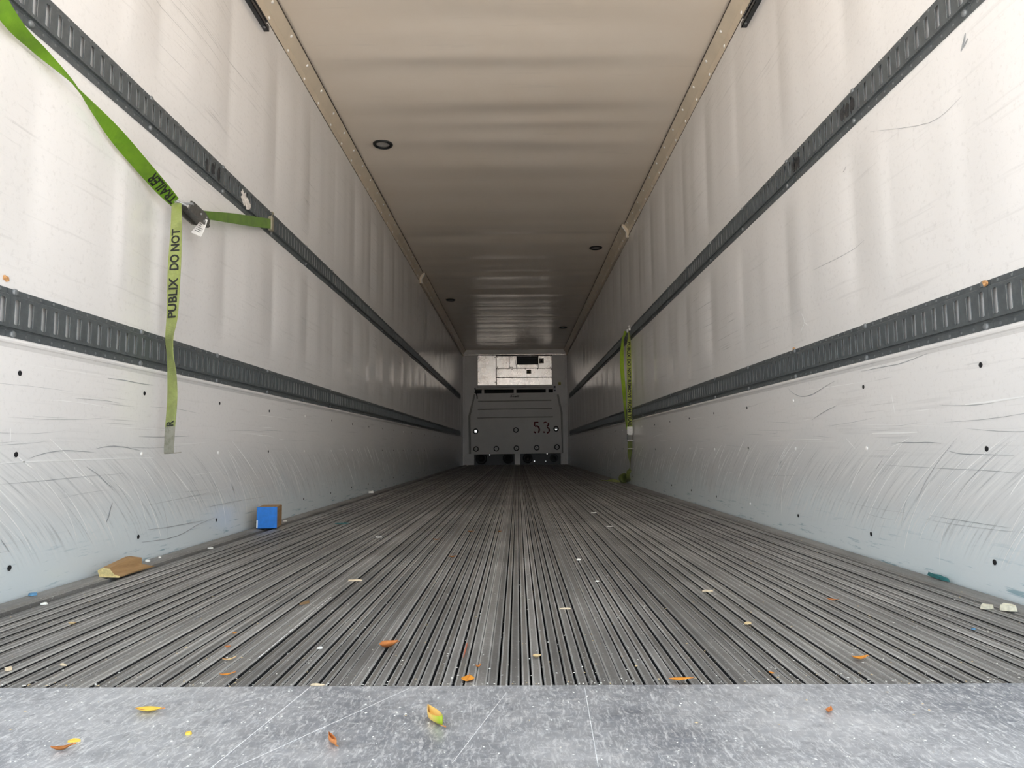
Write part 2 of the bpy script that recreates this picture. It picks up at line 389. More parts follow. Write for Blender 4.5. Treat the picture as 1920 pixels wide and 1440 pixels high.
MARKS = {'left': [('d',0.002,[(1.8446,0.3523),(1.9058,0.3651),(1.9781,0.3719),(2.0569,0.3705),(2.1277,0.3659)]),('d',0.0022,[(2.1342,0.3768),(2.1863,0.3835),(2.2414,0.3855),(2.3171,0.3801),(2.3891,0.3709)]),('d',0.0025,[(2.1809,0.5977),(2.2741,0.6),(2.3713,0.5986),(2.4568,0.6009)]),('w',0.004,[(1.804,0.3565),(1.8292,0.3413),(1.8588,0.3263)]),('w',0.0022,[(1.7697,0.4296),(1.7722,0.4114),(1.7716,0.3932)]),('d',0.0012,[(1.7463,0.2895),(1.9059,0.2913),(2.0975,0.2955),(2.298,0.2971)]),('d',0.0012,[(2.0244,0.5229),(2.1077,0.5258),(2.1983,0.5263),(2.2551,0.5231)]),('w',0.003,[(1.7421,0.3412),(1.873,0.3442),(2.1664,0.3458),(2.4766,0.3464)]),('d',0.002,[(2.0953,0.3233),(2.1553,0.2976),(2.2031,0.269),(2.2355,0.2561)]),('d',0.0018,[(2.3762,0.4182),(2.5628,0.4204),(2.7682,0.4279)])] + [('d',0.0022,[(2.4563,0.0986),(2.5921,0.0917),(2.7549,0.0888),(2.9136,0.0863)]),('d',0.0025,[(2.4232,0.0604),(2.5953,0.0504),(2.7233,0.0553),(2.8391,0.0745),(2.9999,0.0876)]),('d',0.0018,[(2.9098,0.1373),(3.2243,0.1396),(3.596,0.1368)]),('d',0.005,[(2.2091,0.1499),(2.2224,0.17),(2.2283,0.1911),(2.2384,0.2076)]),('d',0.002,[(1.7573,0.1554),(1.7728,0.1398),(1.7912,0.1202)])],
         'right': [('d',0.003,[(3.067,0.6248),(3.0105,0.597),(2.9274,0.5782),(2.8212,0.5767),(2.7081,0.5963),(2.6151,0.6106)]),('d',0.0025,[(2.8324,0.4755),(2.7185,0.5017),(2.603,0.5203)]),('w',0.0025,[(2.2212,0.5304),(2.2165,0.5006),(2.2081,0.4687)]),('w',0.005,[(2.3596,0.4116),(2.2183,0.4093),(2.0929,0.4089)]),('d',0.002,[(2.2375,0.3774),(2.1606,0.3796),(2.0962,0.3782),(2.0418,0.3789),(1.9782,0.3753)]),('w',0.002,[(2.2714,0.3615),(2.1988,0.375),(2.1373,0.3927)]),('w',0.002,[(2.5474,0.399),(2.5139,0.3796),(2.4813,0.3607)]),('d',0.0018,[(1.9498,0.355),(1.898,0.3473),(1.8113,0.3459),(1.6907,0.3446)]),('w',0.005,[(1.8621,0.4762),(1.7722,0.4772),(1.7231,0.4789),(1.6457,0.4813)]),('w',0.0025,[(3.3385,0.4018),(3.0181,0.3989),(2.754,0.397)]),('d',0.0012,[(2.3103,0.3088),(2.017,0.3059),(1.79,0.3053),(1.6728,0.3027)]),('d',0.0022,[(2.4096,0.6253),(2.2765,0.6236),(2.1572,0.6222),(2.0149,0.6338)])] + [('w',0.006,[(2.8759,0.9171),(2.8639,0.8791),(2.9113,0.8472)]),('w',0.004,[(2.8639,0.8791),(2.8339,0.8605)]),('d',0.008,[(1.769,1.4517),(1.7776,1.4332),(1.7908,1.4144)]),('d',0.005,[(1.76,1.4314),(1.7815,1.4178)]),('d',0.003,[(2.4467,1.3707),(2.4561,1.3607),(2.4691,1.3561)]),('d',0.0018,[(2.7442,1.0652),(2.5018,1.0559),(2.3432,1.0672)]),('d',0.0012,[(2.2693,1.415),(1.9455,1.2908),(1.7989,1.2941)])]}
WL = make_wall('left'); WR = make_wall('right')

# ---------------------------------------------------------------- ceiling
q = random.Random(3)
ny, nx = 520, 10; vs = []; fs = []
ev = [(q.uniform(1.2, 16.5), q.uniform(.05, .16), q.uniform(-.010, .010), q.uniform(-.06, .06), q.uniform(-1, 1)) for _ in range(75)]
for i in range(ny+1):
    y = Y0 + (Y1-Y0)*i/ny
    near = [e for e in ev if abs(e[0]-y) < .6]
    for j in range(nx+1):
        x = -HW + 2*HW*j/nx
        d = .003*math.sin(y*5.2+x*.4) + .0018*math.sin(y*11.7-x*.6+1)
        for c0, wd, am, tl, xc in near: d += am*math.exp(-((y-c0-tl*x)/wd)**2)*(.45+.55*math.exp(-((x-xc)/.8)**2))
        vs.append((x, y, H + d*(1-.7*abs(x/HW)**4)))
for i in range(ny):
    for j in range(nx):
        a = i*(nx+1)+j; fs.append((a, a+nx+1, a+nx+2, a+1))
mb = MB(); mb.v = vs; mb.f = fs; mb.m = [0]*len(fs); nf = len(fs)
mb.box((-HW-.07, Y0, H+.02), (HW+.07, Y1+.1, H+.09))
o = mb.build('ceiling', M_CEIL); tag(o, kind='structure')
o.data.polygons.foreach_set('use_smooth', [i < nf for i in range(len(o.data.polygons))])

# ---------------------------------------------------------------- corner mouldings
rm = MB(); rm.lathe([(.0095, 0), (.008, .004), (.004, .006), (0, .0065)], (0, 0, 0), (0, 0, 1), 8); RIV = rm.mesh('rivet', M_RIVET)
def moulding(n, s, ya, yb, out, riv):
    X = lambda d: s*(HW-d)
    a = (0+out, 2.604-out); pf = [(.0, 2.604-out), (.003+out, 2.604-out), (.004+out, 2.662-out), (.046+out, 2.7165-out*.6), (.048+out, 2.72)]
    n_ = int((yb-ya)/.15); mb = MB(); k = len(pf); vs = []; fs = []
    for i in range(n_+1):
        y = ya + (yb-ya)*i/n_; wob = .0015*math.sin(i*1.9)
        for j, (d, z) in enumerate(pf): vs.append((X(d), y, z + (wob if j < 2 else 0)))
    for i in range(n_):
        for j in range(k-1):
            f = (i*k+j, i*k+j+1, (i+1)*k+j+1, (i+1)*k+j); fs.append(f if s > 0 else f[::-1])
    mb.add(vs, fs, 0)
    # end cap with bare cut edge
    mb.add([(X(d), ya, z) for d, z in pf] + [(X(0), ya, H)], [tuple(range(k+1))], 0)
    tr = mb.build('trim_%d' % n, M_TRIM); tag(tr, kind='structure')
    if out:
        e = MB(); e.tube([(X(pf[1][0]), ya-.002, pf[1][1]), (X(pf[2][0]), ya-.002, pf[2][1]), (X(pf[3][0]), ya-.002, pf[3][1])], .006, 6)
        e.build('cut_edge', M_EDGE, tr)
    sb = MB(); sb.box((min(X(0), X(.0025)), ya, 2.5985-out), (max(X(0), X(.0025)), yb, 2.604-out)); sb.box((min(X(.046+out), X(.051+out)), ya, 2.7155), (max(X(.046+out), X(.051+out)), yb, 2.7185)); sb.build('gap_shade_strip', M_GAPSHADE, tr)  # strips along both edges paint in the shadow gap
    d1 = Vector((-s, 0, 0)); d2 = Vector((-s*.78, 0, -.63)).normalized()
    for i in range(riv):
        y = 1.35 + .3048*i
        if not (ya+.03 < y < yb-.05): continue
        r = link('rivet', RIV, tr, (X(.0034+out), y, 2.628-out)); r.rotation_mode = 'QUATERNION'; r.rotation_quaternion = d1.to_track_quat('Z', 'Y')
        r = link('rivet', RIV, tr, (X(.030+out), y-.03, 2.696-out*.6)); r.rotation_mode = 'QUATERNION'; r.rotation_quaternion = d2.to_track_quat('Z', 'Y')
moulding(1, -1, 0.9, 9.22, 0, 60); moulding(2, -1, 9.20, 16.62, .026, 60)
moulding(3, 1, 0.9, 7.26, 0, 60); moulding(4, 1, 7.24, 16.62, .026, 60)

# ---------------------------------------------------------------- floor
fl = MB(); fl.box((-HW-.01, SILL+.002, -.12), (HW+.01, Y1+.1, -.034))
FL = fl.build('floor', M_DARK); tag(FL, kind='structure')
def bar_mesh(name, wd, top, dep, mt):
    c = .0016; h = wd/2
    pf = [(-h, -dep), (-h, top-c), (-h+c, top), (-h+c*1.9, top+.0002), (h-c*1.9, top+.0002), (h-c, top), (h, top-c), (h, -dep)]
    mb = MB(); ya, yb = SILL, Y1-.02
    for i in range(len(pf)-1):
        a, b_ = pf[i], pf[i+1]; mi = 1 if i in (1, 2, 4, 5) else (0 if i == 3 else 2)
        mb.add([(a[0], ya, a[1]), (b_[0], ya, b_[1]), (b_[0], yb, b_[1]), (a[0], yb, a[1])], [(0, 3, 2, 1)], mi)
    mb.add([(p[0], ya, p[1]) for p in pf], [tuple(range(len(pf)))], 0)
    return mb.mesh(name, [mt, M_FEDGE, M_DARK])
TOPB = bar_mesh('floor_bar', .0155, 0, .034, M_FTOP); LOWB = bar_mesh('floor_bar_low', .0131, -.0022, .034, M_FLOW)
WIDEB = bar_mesh('floor_bar_wide', .0185, -.0005, .034, M_FTOP)
q = random.Random(21)
x = .0423 - .0357*32; i = 0; XS = 1.155
while x < XS+.01:
    if abs(x) < XS-.008: link('floor_bar', TOPB, FL, (x, 0, q.uniform(-.0006, .0006)))
    xl = x + .01785
    if abs(xl) < XS-.008:
        wide = i % 6 == 0
        link('floor_bar', WIDEB if wide else LOWB, FL, (xl, 0, q.uniform(-.0006, .0006)))
    x += .0357; i += 1
for s in (-1, 1):
    mb = MB(); pf = [(HW-.020, -.012), (HW-.0205, -.001), (HW-.03, .001), (XS+.016, .0012), (XS+.008, -.001), (XS+.004, -.005), (XS-.001, -.005), (XS-.004, -.001), (XS-.008, -.002), (XS-.008, -.034)]
    for j in range(len(pf)-1):
        a, b_ = pf[j], pf[j+1]
        mb.add([(s*a[0], SILL, a[1]), (s*b_[0], SILL, b_[1]), (s*b_[0], Y1-.02, b_[1]), (s*a[0], Y1-.02, a[1])], [(0, 1, 2, 3) if s < 0 else (3, 2, 1, 0)])
    mb.build('side_strip', M_FSIDE, FL)

# sill plate at the doors
mb = MB(); mb.bevbox((-HW-.02, .62, -.06), (HW+.02, SILL, .0015), .0012)
sill = mb.build('trim_5', M_SILL); tag(sill, 'scratched bare aluminium sill plate at the doorway', kind='structure')
for xa, ya, xb, yb, wd in ((-.275, 1.13, -.315, .80, .0010), (-.12, 1.12, -.36, .72, .0012), (.15, 1.12, .14, .85, .0006), (-.30, 1.12, -.52, .9, .0007), (.03, 1.1, -.03, .86, .0006)):
    d = Vector((xb-xa, yb-ya)).normalized(); n_ = Vector((-d.y, d.x))*wd/2
    mesh_obj('long_scratch', [(xa-n_.x, ya-n_.y, .0019), (xa+n_.x, ya+n_.y, .0019), (xb+n_.x, yb+n_.y, .0019), (xb-n_.x, yb-n_.y, .0019)], [(3, 2, 1, 0)], M_SCR, sill)

# ---------------------------------------------------------------- slotted cargo rails
def rail_mesh(s, cells):
    # local: y along the rail from 0, z from the rail's foot, x = distance from the wall * -s
    mb = MB(); L = cells*.0508
    P = lambda d, y, z: (-s*d, y, z)
    def strip(d0, z0, d1, z1, m=0):
        f = (0, 1, 2, 3) if s < 0 else (3, 2, 1, 0)
        mb.add([P(d0, .0006, z0), P(d0, L-.0006, z0), P(d1, L-.0006, z1), P(d1, .0006, z1)], [f], m)
    strip(0, 0, .0032, .0); strip(.0032, 0, .0032, .020); strip(.0032, .020, .0052, .0225); strip(.0052, .0225, .0052, .025); strip(.0052, .025, .0050, .0278); strip(.0050, .0278, .0125, .0285)
    strip(.0125, .0285, .0125, .032); strip(.0125, .106, .0125, .1095); strip(.0125, .1095, .0046, .113); strip(.0046, .113, .0032, .1145); strip(.0032, .1145, .0032, .1285); strip(.0032, .1285, 0, .1285)
    for y in (.0006, L-.0006):
        mb.add([P(d, y, z) for d, z in ((0, 0), (.0032, 0), (.0032, .0225), (.0125, .0285), (.0125, .1095), (.0032, .113), (.0032, .1285), (0, .1285))], [tuple(range(8))])
    for k in range(cells):
        a = k*.0508 + (.0006 if k == 0 else 0); b_ = (k+1)*.0508 - (.0006 if k == cells-1 else 0); c = (k+.5)*.0508
        za, zb, zl, zh = .032, .106, .0365, .1010; hw, ch = .0084, .003
        D = .0125
        vs = [P(D, a, za), P(D, b_, za), P(D, b_, zb), P(D, a, zb)]
        oc_ = [(c-hw, zl+ch), (c-hw+ch, zl), (c+hw-ch, zl), (c+hw, zl+ch), (c+hw, zh-ch), (c+hw-ch, zh), (c-hw+ch, zh), (c-hw, zh-ch)]
        rim = [( (y-c)*(1.30 if y > c else 1.10)+c, (z-(zl+zh)/2)*1.02+(zl+zh)/2) for y, z in oc_]
        vs += [P(D, y, z) for y, z in rim] + [P(D+.0009, y, z) for y, z in [((y-c)*1.05+c, z) for y, z in oc_]] + [P(D-.0016, y, z) for y, z in oc_]
        f = [(0, 1, 6, 5), (1, 2, 8, 7), (2, 3, 10, 9), (3, 0, 4, 11), (1, 7, 6), (2, 9, 8), (3, 11, 10), (0, 5, 4)]
        fl_ = f if s < 0 else [t_[::-1] for t_ in f]
        mb.add(vs, fl_, 0)
        base = len(mb.v)-len(vs)
        for r0_, r1_, mi in ((4, 12, 0), (12, 20, 1)):
            for j in range(8):
                j2 = (j+1) % 8; q_ = (base+r0_+j, base+r0_+j2, base+r1_+j2, base+r1_+j)
                mb.f.append(q_ if s < 0 else q_[::-1]); mb.m.append(1 if (not mi and j == 3) else 0)  # only the far, door-facing rim gets the painted highlight
    return mb.mesh('rail_section', [M_RAIL, M_RIMHI])
RS = {}
def rail(s, z0, label):
    e = empty('cargo_rail', (s*HW, 0, z0)); tag(e, label, 'cargo rail', 'slotted cargo rails along the walls')
    y = 1.7371 - 19*.0508
    for cells in (19, 60, 60, 60, 60, 38):
        if (s, cells) not in RS: RS[(s, cells)] = rail_mesh(s, cells)
        link('rail_section', RS[(s, cells)], e, (0, y, 0)); y += cells*.0508
    y0 = 1.7371 - 19*.0508
    hb = MB()
    for k in range(297):
        yc = y0 + (k+.5)*.0508
        if (k-19) % 12 == 0: continue
        for z in (.0130, .1215):
            hb.lathe([(.0042, 0), (.0038, .0010), (.0026, .0010), (.0022, .0002), (0, .0002)], (-s*.0032, yc, z), (-s, 0, 0), 6)
    tag(hb.build('flange_holes', M_HOLE, e), kind='stuff')
    bm_ = MB(); bm_.lathe([(.0095, 0), (.0095, .003), (.0075, .0062), (.003, .0075), (0, .0075)], (0, 0, 0), (-s, 0, 0), 10)
    key = ('bolt', s)
    if key not in RS: RS[key] = bm_.mesh('bolt', M_RBOLT)
    for k in range(7, 297, 12):
        for z in (.0130, .1215): link('bolt', RS[key], e, (-s*.003, y0+(k+.5)*.0508, z))
    return e
RLU = rail(-1, 1.4891, 'dark grey slotted cargo rail high on the left wall, with a torn white sticker')
RLL = rail(-1, .6545, 'dark grey slotted cargo rail low on the left wall, behind the strap tail')
RRU = rail(1, 1.4891, 'dark grey slotted cargo rail high on the right wall, holding a strap loop')
RRL = rail(1, .6545, 'dark grey slotted cargo rail above the scuff liner on the right wall')

# torn stickers and foam crumbs stuck on rails: flat flakes with real thickness
def flake(name, mat, parent, o, e1, e2, outline, thick, nrm):
    o, e1, e2, nrm = Vector(o), Vector(e1), Vector(e2), Vector(nrm)
    n = len(outline); vs = [o+e1*u+e2*v for u, v in outline] + [o+e1*u+e2*v+nrm*thick for u, v in outline]
    return mesh_obj(name, vs, [tuple(range(n)), tuple(range(2*n-1, n-1, -1))] + [(i, (i+1) % n, (i+1) % n + n, i+n) for i in range(n)], mat, parent)
def ragged(n, rx, ry, q, j=.35):
    return [(rx*math.cos(2*math.pi*k/n)*q.uniform(1-j, 1+j), ry*math.sin(2*math.pi*k/n)*q.uniform(1-j, 1+j)) for k in range(n)]
q = random.Random(4)
M_PAPER = simple('torn_white_paper', (.82, .76, .72), .7, var=.25, scale=60)
M_TORN = simple('dark_label_residue', (.035, .036, .038), .6, var=.7, scale=90)
M_FOAM = simple('orange_foam', (.55, .30, .13), .85, var=.4, scale=120)
fk = empty('torn_sticker', (-HW+.0134, 3.215, 1.545)); tag(fk, 'torn white sticker scrap stuck over slots of the upper rail on the left wall', 'sticker')
for (dy, dz, rx, rz, th) in ((-.012, .006, .034, .030, .0012), (.024, -.014, .030, .026, .0022), (-.036, .028, .014, .014, .0008), (.040, -.004, .020, .014, .0030)):
    flake('scrap', M_PAPER, fk, (0, dy, dz), (0, 1, 0), (0, 0, 1), ragged(15, rx, rz, q, .5), th, (1, 0, 0))
for (s, yc, z, rx, rz, lab) in ((-1, 2.86, 1.552, .075, .036, 'blackened label residue on the upper rail of the left wall'), (1, 2.40, 1.556, .05, .034, 'blackened label residue on the upper rail of the right wall, nearer the doors'), (1, 2.86, 1.55, .035, .026, 'small dark torn label patch on the upper rail of the right wall, further in')):
    e = empty('label_residue', (s*(HW-.0132), yc, z)); tag(e, lab, 'sticker')
    for k in range(3):
        yo = (k-1)*.0508
        flake('label_patch', M_TORN, e, (0, yo*.75*rx/.05, 0), (0, 1, 0), (0, 0, 1), ragged(12, .016, rz*q.uniform(.7, 1), q, .25), .0008, (-s, 0, 0))
for p, lab in (((-HW+.002, 1.732, .806), 'orange foam crumb above the lower rail on the left wall'), ((HW-.004, 2.993, .785), 'orange foam crumb on top of the lower rail, right wall, further from the doors'), ((HW-.008, 1.752, .776), 'orange foam crumb around the bolt of the lower rail, right wall, nearest the doors'), ((-HW+.006, 4.845, .648), 'orange foam crumbs under the lower rail, left wall, past the strap')):
    bm = bmesh.new(); bmesh.ops.create_icosphere(bm, subdivisions=2, radius=.010)
    for v in bm.verts: v.co = Vector((v.co.x*.35, v.co.y*1.0, v.co.z*.7))*q.uniform(.7, 1.35)
    me = bpy.data.meshes.new('foam_crumb'); bm.to_mesh(me); bm.free(); me.materials.append(M_FOAM)
    tag(link('foam_crumb', me, None, p), lab, 'foam')

# ---------------------------------------------------------------- ceiling lights
M_BLK = simple('black_rubber', (.010, .011, .013), .45, var=.3)
M_LENS = simple('grey_lens', (.42, .41, .40), .25, .1, var=.15)
r1 = MB(); r1.lathe([(.077, 0), (.077, -.006), (.070, -.013), (.058, -.012), (.055, -.004), (.055, 0)], (0, 0, 0), (0, 0, 1), 28); r1 = r1.mesh('ring', M_BLK, True)
l1 = MB(); l1.lathe([(.056, -.003), (.045, -.0075), (.025, -.010), (0, -.011)], (0, 0, 0), (0, 0, 1), 24); l1 = l1.mesh('lens', M_LENS, True)
for x, y, lab in ((-.974, 5.238, 'round ceiling light with black rubber ring and grey lens, nearest the doors'), (.99, 8.106, 'round black ringed ceiling light beside the moulding joint above the right wall'), (-.989, 10.94, 'small dark round ceiling light on the left side, past the moulding joint'), (.961, 13.58, 'smallest dark round ceiling light, nearest the far bulkhead on the right')):
    e = empty('ceiling_light', (x, y, H-.001)); tag(e, lab, 'ceiling light', 'round ceiling lights'); link('ring', r1, e); link('lens', l1, e)

# ---------------------------------------------------------------- door track stubs by the ceiling
M_STEEL = simple('dark_painted_steel', (.035, .040, .046), .35, .4, var=.25, scale=25)
for s, z, lab in ((-1, 2.513, 'black steel door track end under the ceiling on the left wall'), (1, 2.505, 'black steel door track end under the ceiling on the right wall')):
    e = empty('door_track', (s*HW, 0, z)); tag(e, lab, 'door track', 'door tracks under the ceiling')
    mb = MB(); X = lambda d: -s*d
    for a, b_ in (((0, 0), (.030, .003)), ((.027, 0), (.030, .020)), ((0, 0), (.003, .052)), ((0, .049), (.022, .052))):
        mb.box((min(X(a[0]), X(b_[0])), .85, a[1]), (max(X(a[0]), X(b_[0])), 3.42, b_[1]))
    mb.build('channel', M_STEEL, e)
    mb = MB(); mb.box((min(X(.002), X(.028)), 3.40, .002), (max(X(.002), X(.028)), 3.424, .030)); mb.build('end_stop', M_STEEL, e)
    mb = MB(); mb.lathe([(.006, 0), (.006, .003), (0, .005)], (X(.02), 3.38, 0), (0, 0, -1), 10); mb.build('bolt', M_BOLT, e)

# ---------------------------------------------------------------- straps
class Ribbon:
    def __init__(s, rows, n=10, thick=.0022):
        s.p = catmull(rows, n); s.c = [Vector(r[:3]) for r in s.p]; s.w = [Vector(r[3:6]).normalized()*.05 for r in s.p]; s.th = thick
        s.s = [0]
        for a, b_ in zip(s.c, s.c[1:]): s.s.append(s.s[-1] + (b_-a).length)
    def at(s, d):
        d = max(0, min(s.s[-1]-1e-6, d)); i = 0
        while s.s[i+1] < d: i += 1
        u = (d-s.s[i])/max(1e-9, s.s[i+1]-s.s[i])
        c = s.c[i].lerp(s.c[i+1], u); w_ = s.w[i].lerp(s.w[i+1], u); t_ = (s.c[i+1]-s.c[i]).normalized()
        return c, w_, t_
    def build(s, name, mat, parent):
        vs = []; fs = []; n = len(s.c)
        for i in range(n):
            t_ = (s.c[min(i+1, n-1)]-s.c[max(i-1, 0)]).normalized(); nr = t_.cross(s.w[i]).normalized()*s.th/2
            vs += [s.c[i]-s.w[i]/2-nr, s.c[i]+s.w[i]/2-nr, s.c[i]+s.w[i]/2+nr, s.c[i]-s.w[i]/2+nr]
        for i in range(n-1):
            for j in range(4):
                j2 = (j+1) % 4; fs.append((4*i+j, 4*i+j2, 4*i+4+j2, 4*i+4+j))
        fs += [(3, 2, 1, 0), (4*n-4, 4*n-3, 4*n-2, 4*n-1)]
        return mesh_obj(name, vs, fs, mat, parent)
    def text(s, body, s0, sgn, length, mat, parent, cap=.037, italic=0, side=0):
        vs, fs = text_mesh(body)
        wx = max(v[0] for v in vs); hy = max(v[1] for v in vs); out = []
        for x, y in vs:
            c, w_, t_ = s.at(s0 + sgn*x/wx*length)
            nr = t_.cross(w_).normalized()
            if nr.dot(CAM-c) < 0: nr = -nr
            out.append(c + w_*((y/hy-.5)*cap/.05) + nr*(s.th/2+.0007))
        o = mesh_obj('lettering', out, fs, mat, parent); return o
def strap_mat(name, c1, c2, dirt, dscale, amt):
    m, t, b, oc = new_mat(name, c1, .65, 0, .35)
    c = ramp(t, noise(t, oc, 14, 4), (.3, c1), (.7, c2))
    c = mix(t, ramp(t, noise(t, oc, dscale, 5, .7), (.46, 0), (.66, amt)), c, dirt)
    t.links.new(c, b.inputs['Base Color']); bump(t, b, noise(t, oc, 300, 2, .5, (1, 1, 3)), .3, .0008)
    b.inputs['Sheen Weight'].default_value = .1
    return m
M_G1 = strap_mat('bright_green_webbing', (.105, .245, .006), (.15, .30, .012), (.07, .15, .012), 9, .55)
M_G2 = strap_mat('faded_green_webbing', (.27, .33, .075), (.36, .41, .15), (.20, .23, .08), 12, .85)
M_G3 = strap_mat('dark_green_webbing', (.085, .185, .008), (.13, .25, .014), (.06, .12, .015), 10, .6)
M_G4 = strap_mat('lit_green_webbing', (.34, .54, .03), (.44, .62, .06), (.20, .33, .03), 9, .5)  # same green webbing, colour raised to look lit deep inside
M_G5 = strap_mat('lit_printed_webbing', (.34, .40, .07), (.44, .48, .13), (.24, .28, .06), 9, .5)  # lettered length, likewise lightened in colour to look lit
M_GREY = strap_mat('worn_grey_webbing', (.25, .25, .20), (.33, .325, .27), (.14, .15, .10), 30, .8)
M_OLIVE = strap_mat('olive_webbing', (.13, .16, .035), (.19, .22, .06), (.08, .09, .03), 14, .7)
M_INK = simple('black_ink', (.012, .014, .012), .6, var=.5, scale=90)
M_BUCK = simple('dark_buckle_steel', (.10, .098, .09), .45, .2, var=.3, scale=60)
M_ZINC = simple('yellowed_zinc', (.46, .43, .32), .38, .7, var=.2)

A = [(-1.2125, 1.500, 1.552, .0302, .025, .031), (-1.2115, 1.525, 1.520, .0302, .025, .031), (-1.2049, 1.65, 1.4401, .021, .0359, .0278), (-1.2161, 1.775, 1.4332, .0175, .042, .0207), (-1.2066, 1.885, 1.4129, .0028, .0498, .0031), (-1.2109, 1.98, 1.3957, -.0183, .0442, -.0146), (-1.195, 2.17, 1.3355, -.0399, 0, -.0302), (-1.1914, 2.34, 1.2959, -.0404, 0, -.0294), (-1.1797, 2.455, 1.2633, -.0379, .0262, -.0194)]
TAIL = [(-1.1738, 2.455, 1.2593, -.046, .020, .008), (-1.1655, 2.44, 1.2322, -.045, .021, .003), (-1.1639, 2.44, 1.1382, -.0478, .0147, .0005), (-1.1653, 2.44, 1.0217, -.0494, .0077, .0004), (-1.1664, 2.44, .8487, -.0473, .0162, .0004), (-1.1734, 2.44, .7688, -.0415, .0279, .0003), (-1.1685, 2.44, .7063, -.0377, .0328, .0003), (-1.1591, 2.44, .6309, -.0432, .0252, .0003), (-1.155, 2.44, .5465, -.0448, .0222, .0003), (-1.1589, 2.44, .4535, -.0447, .0224, -.0015)]
TIP = [(-1.1589, 2.44, .4535, -.0447, .0224, -.0015), (-1.1575, 2.436, .41, -.0445, .0228, -.0015), (-1.1562, 2.432, .366, -.0443, .0231, -.0015), (-1.1545, 2.442, .361, -.0445, .0227, -.0016), (-1.148, 2.47, .363, -.0448, .0219, -.0034)]
B = [(-1.1638, 2.62, 1.274, -.0055, .046, -.0189), (-1.1698, 2.75, 1.3118, -.0057, .0445, -.0221), (-1.1862, 3.0, 1.3847, -.0036, .0344, -.0361), (-1.2058, 3.3, 1.4695, .0012, .0218, -.045), (-1.213, 3.515, 1.531, .0013, 0, -.05)]
st = empty('cargo_strap', (-HW, 2.45, 1.26)); tag(st, 'green lettered cargo strap with cam buckle slung along the left wall, its tail hanging', 'strap')
st.location = (0, 0, 0)
ra = Ribbon(A, 14); ra.build('webbing', M_G1, st)
rt = Ribbon(TAIL, 10); o = rt.build('tail', M_G2, st); o['label'] = 'faded yellow green strap tail hanging from the buckle'
rtip = Ribbon(TIP, 8); o = rtip.build('tail_tip', M_GREY, st); o['label'] = 'worn grey tip of the tail curled up'
rb = Ribbon(B, 10); o = rb.build('short_webbing', M_G3, st); o['label'] = 'short dark green length from buckle to rail'
def s_at(rb_, z):
    return min(range(len(rb_.c)), key=lambda i: abs(rb_.c[i].z-z))
rt.text('PUBLIX', rt.s[s_at(rt, .836)], -1, .145, M_INK, st)
rt.text('DO NOT', rt.s[s_at(rt, .836)]-.172, -1, .150, M_INK, st)
rt.text('R', rt.s[s_at(rt, .462)]+.004, -1, .020, M_INK, st)
ra.text('TRAILER', ra.s[-1]-.006, -1, .150, M_INK, st, cap=.040)
# cam buckle
c0 = Vector((-1.166, 2.485, 1.268)); c1 = Vector((-1.157, 2.645, 1.262))
d = (Vector((-1.1605, 2.66, 1.2599))-Vector((-1.1684, 2.5, 1.2673))).normalized()
bn = Vector((.55, -.42, .0)).normalized(); bn = (bn - d*bn.dot(d)).normalized(); bu = d.cross(bn).normalized()
if bu.z < 0: bu = -bu
mb = MB()
def bk(poly, n0, n1, o0):
    n = len(poly); vs = [o0 + d*u + bu*v + bn*n0 for u, v in poly] + [o0 + d*u + bu*v + bn*n1 for u, v in poly]
    mb.add(vs, [tuple(range(n)), tuple(range(2*n-1, n-1, -1))] + [(i, (i+1) % n, (i+1) % n+n, i+n) for i in range(n)])
for off in (-.027, .021):
    bk([(.0, -.020), (.012, .016), (.03, .018), (.115, .012), (.155, -.004), (.150, -.026), (.12, -.034), (.06, -.030)], off, off+.006, c0)
o = mb.build('buckle', M_BUCK, st)
mb = MB(); bk([(.035, -.012), (.075, .006), (.15, -.004), (.175, -.020), (.165, -.030), (.12, -.024)], -.018, .018, c0); mb.build('cam_lever', M_BUCK, o)
mb = MB(); mb.tube([c0+d*.01+bn*-.034+bu*.004, c0+d*.01+bn*.034+bu*.004], .0045, 10); mb.tube([Vector((-1.203, 2.43, 1.276)), Vector((-1.150, 2.475, 1.259))], .0045, 10); mb.build('roller_pin', M_BOLT, o)
mb = MB()
for u, v in ((.022, .006), (.085, -.006), (.128, -.004), (.11, -.024)): mb.lathe([(.0042, 0), (.0036, .002), (0, .0028)], c0+d*u+bu*v+bn*.027, bn, 10)
mb.build('buckle_rivets', M_BOLT, o)
# care tag: flat white label, illegible fine print
tgv = [Vector((-1.1452, 2.6, 1.2555)), Vector((-1.1245, 2.6, 1.2449)), Vector((-1.1491, 2.6, 1.1801)), Vector((-1.1891, 2.6, 1.1986))]
tn = (tgv[1]-tgv[0]).cross(tgv[3]-tgv[0]).normalized()
M_TAG = simple('white_tag', (.84, .82, .79), .6, var=.1, scale=50)
vs = []; n_ = 8
for i in range(n_+1):
    u = i/n_; off = tn*(.006*math.sin(u*2.6))
    l, r_ = tgv[0].lerp(tgv[3], u)+off, tgv[1].lerp(tgv[2], u)+off
    vs += [l, r_, r_+tn*.0008, l+tn*.0008]
fs = [(4*i+j, 4*i+(j+1) % 4, 4*i+4+(j+1) % 4, 4*i+4+j) for i in range(n_) for j in range(4)] + [(3, 2, 1, 0), (4*n_, 4*n_+1, 4*n_+2, 4*n_+3)]
tg = mesh_obj('tag', vs, fs, M_TAG, st); tg['label'] = 'white paper tag hanging under the buckle'
mb = MB(); q = random.Random(2); fn = -1 if tn.y > 0 else 1
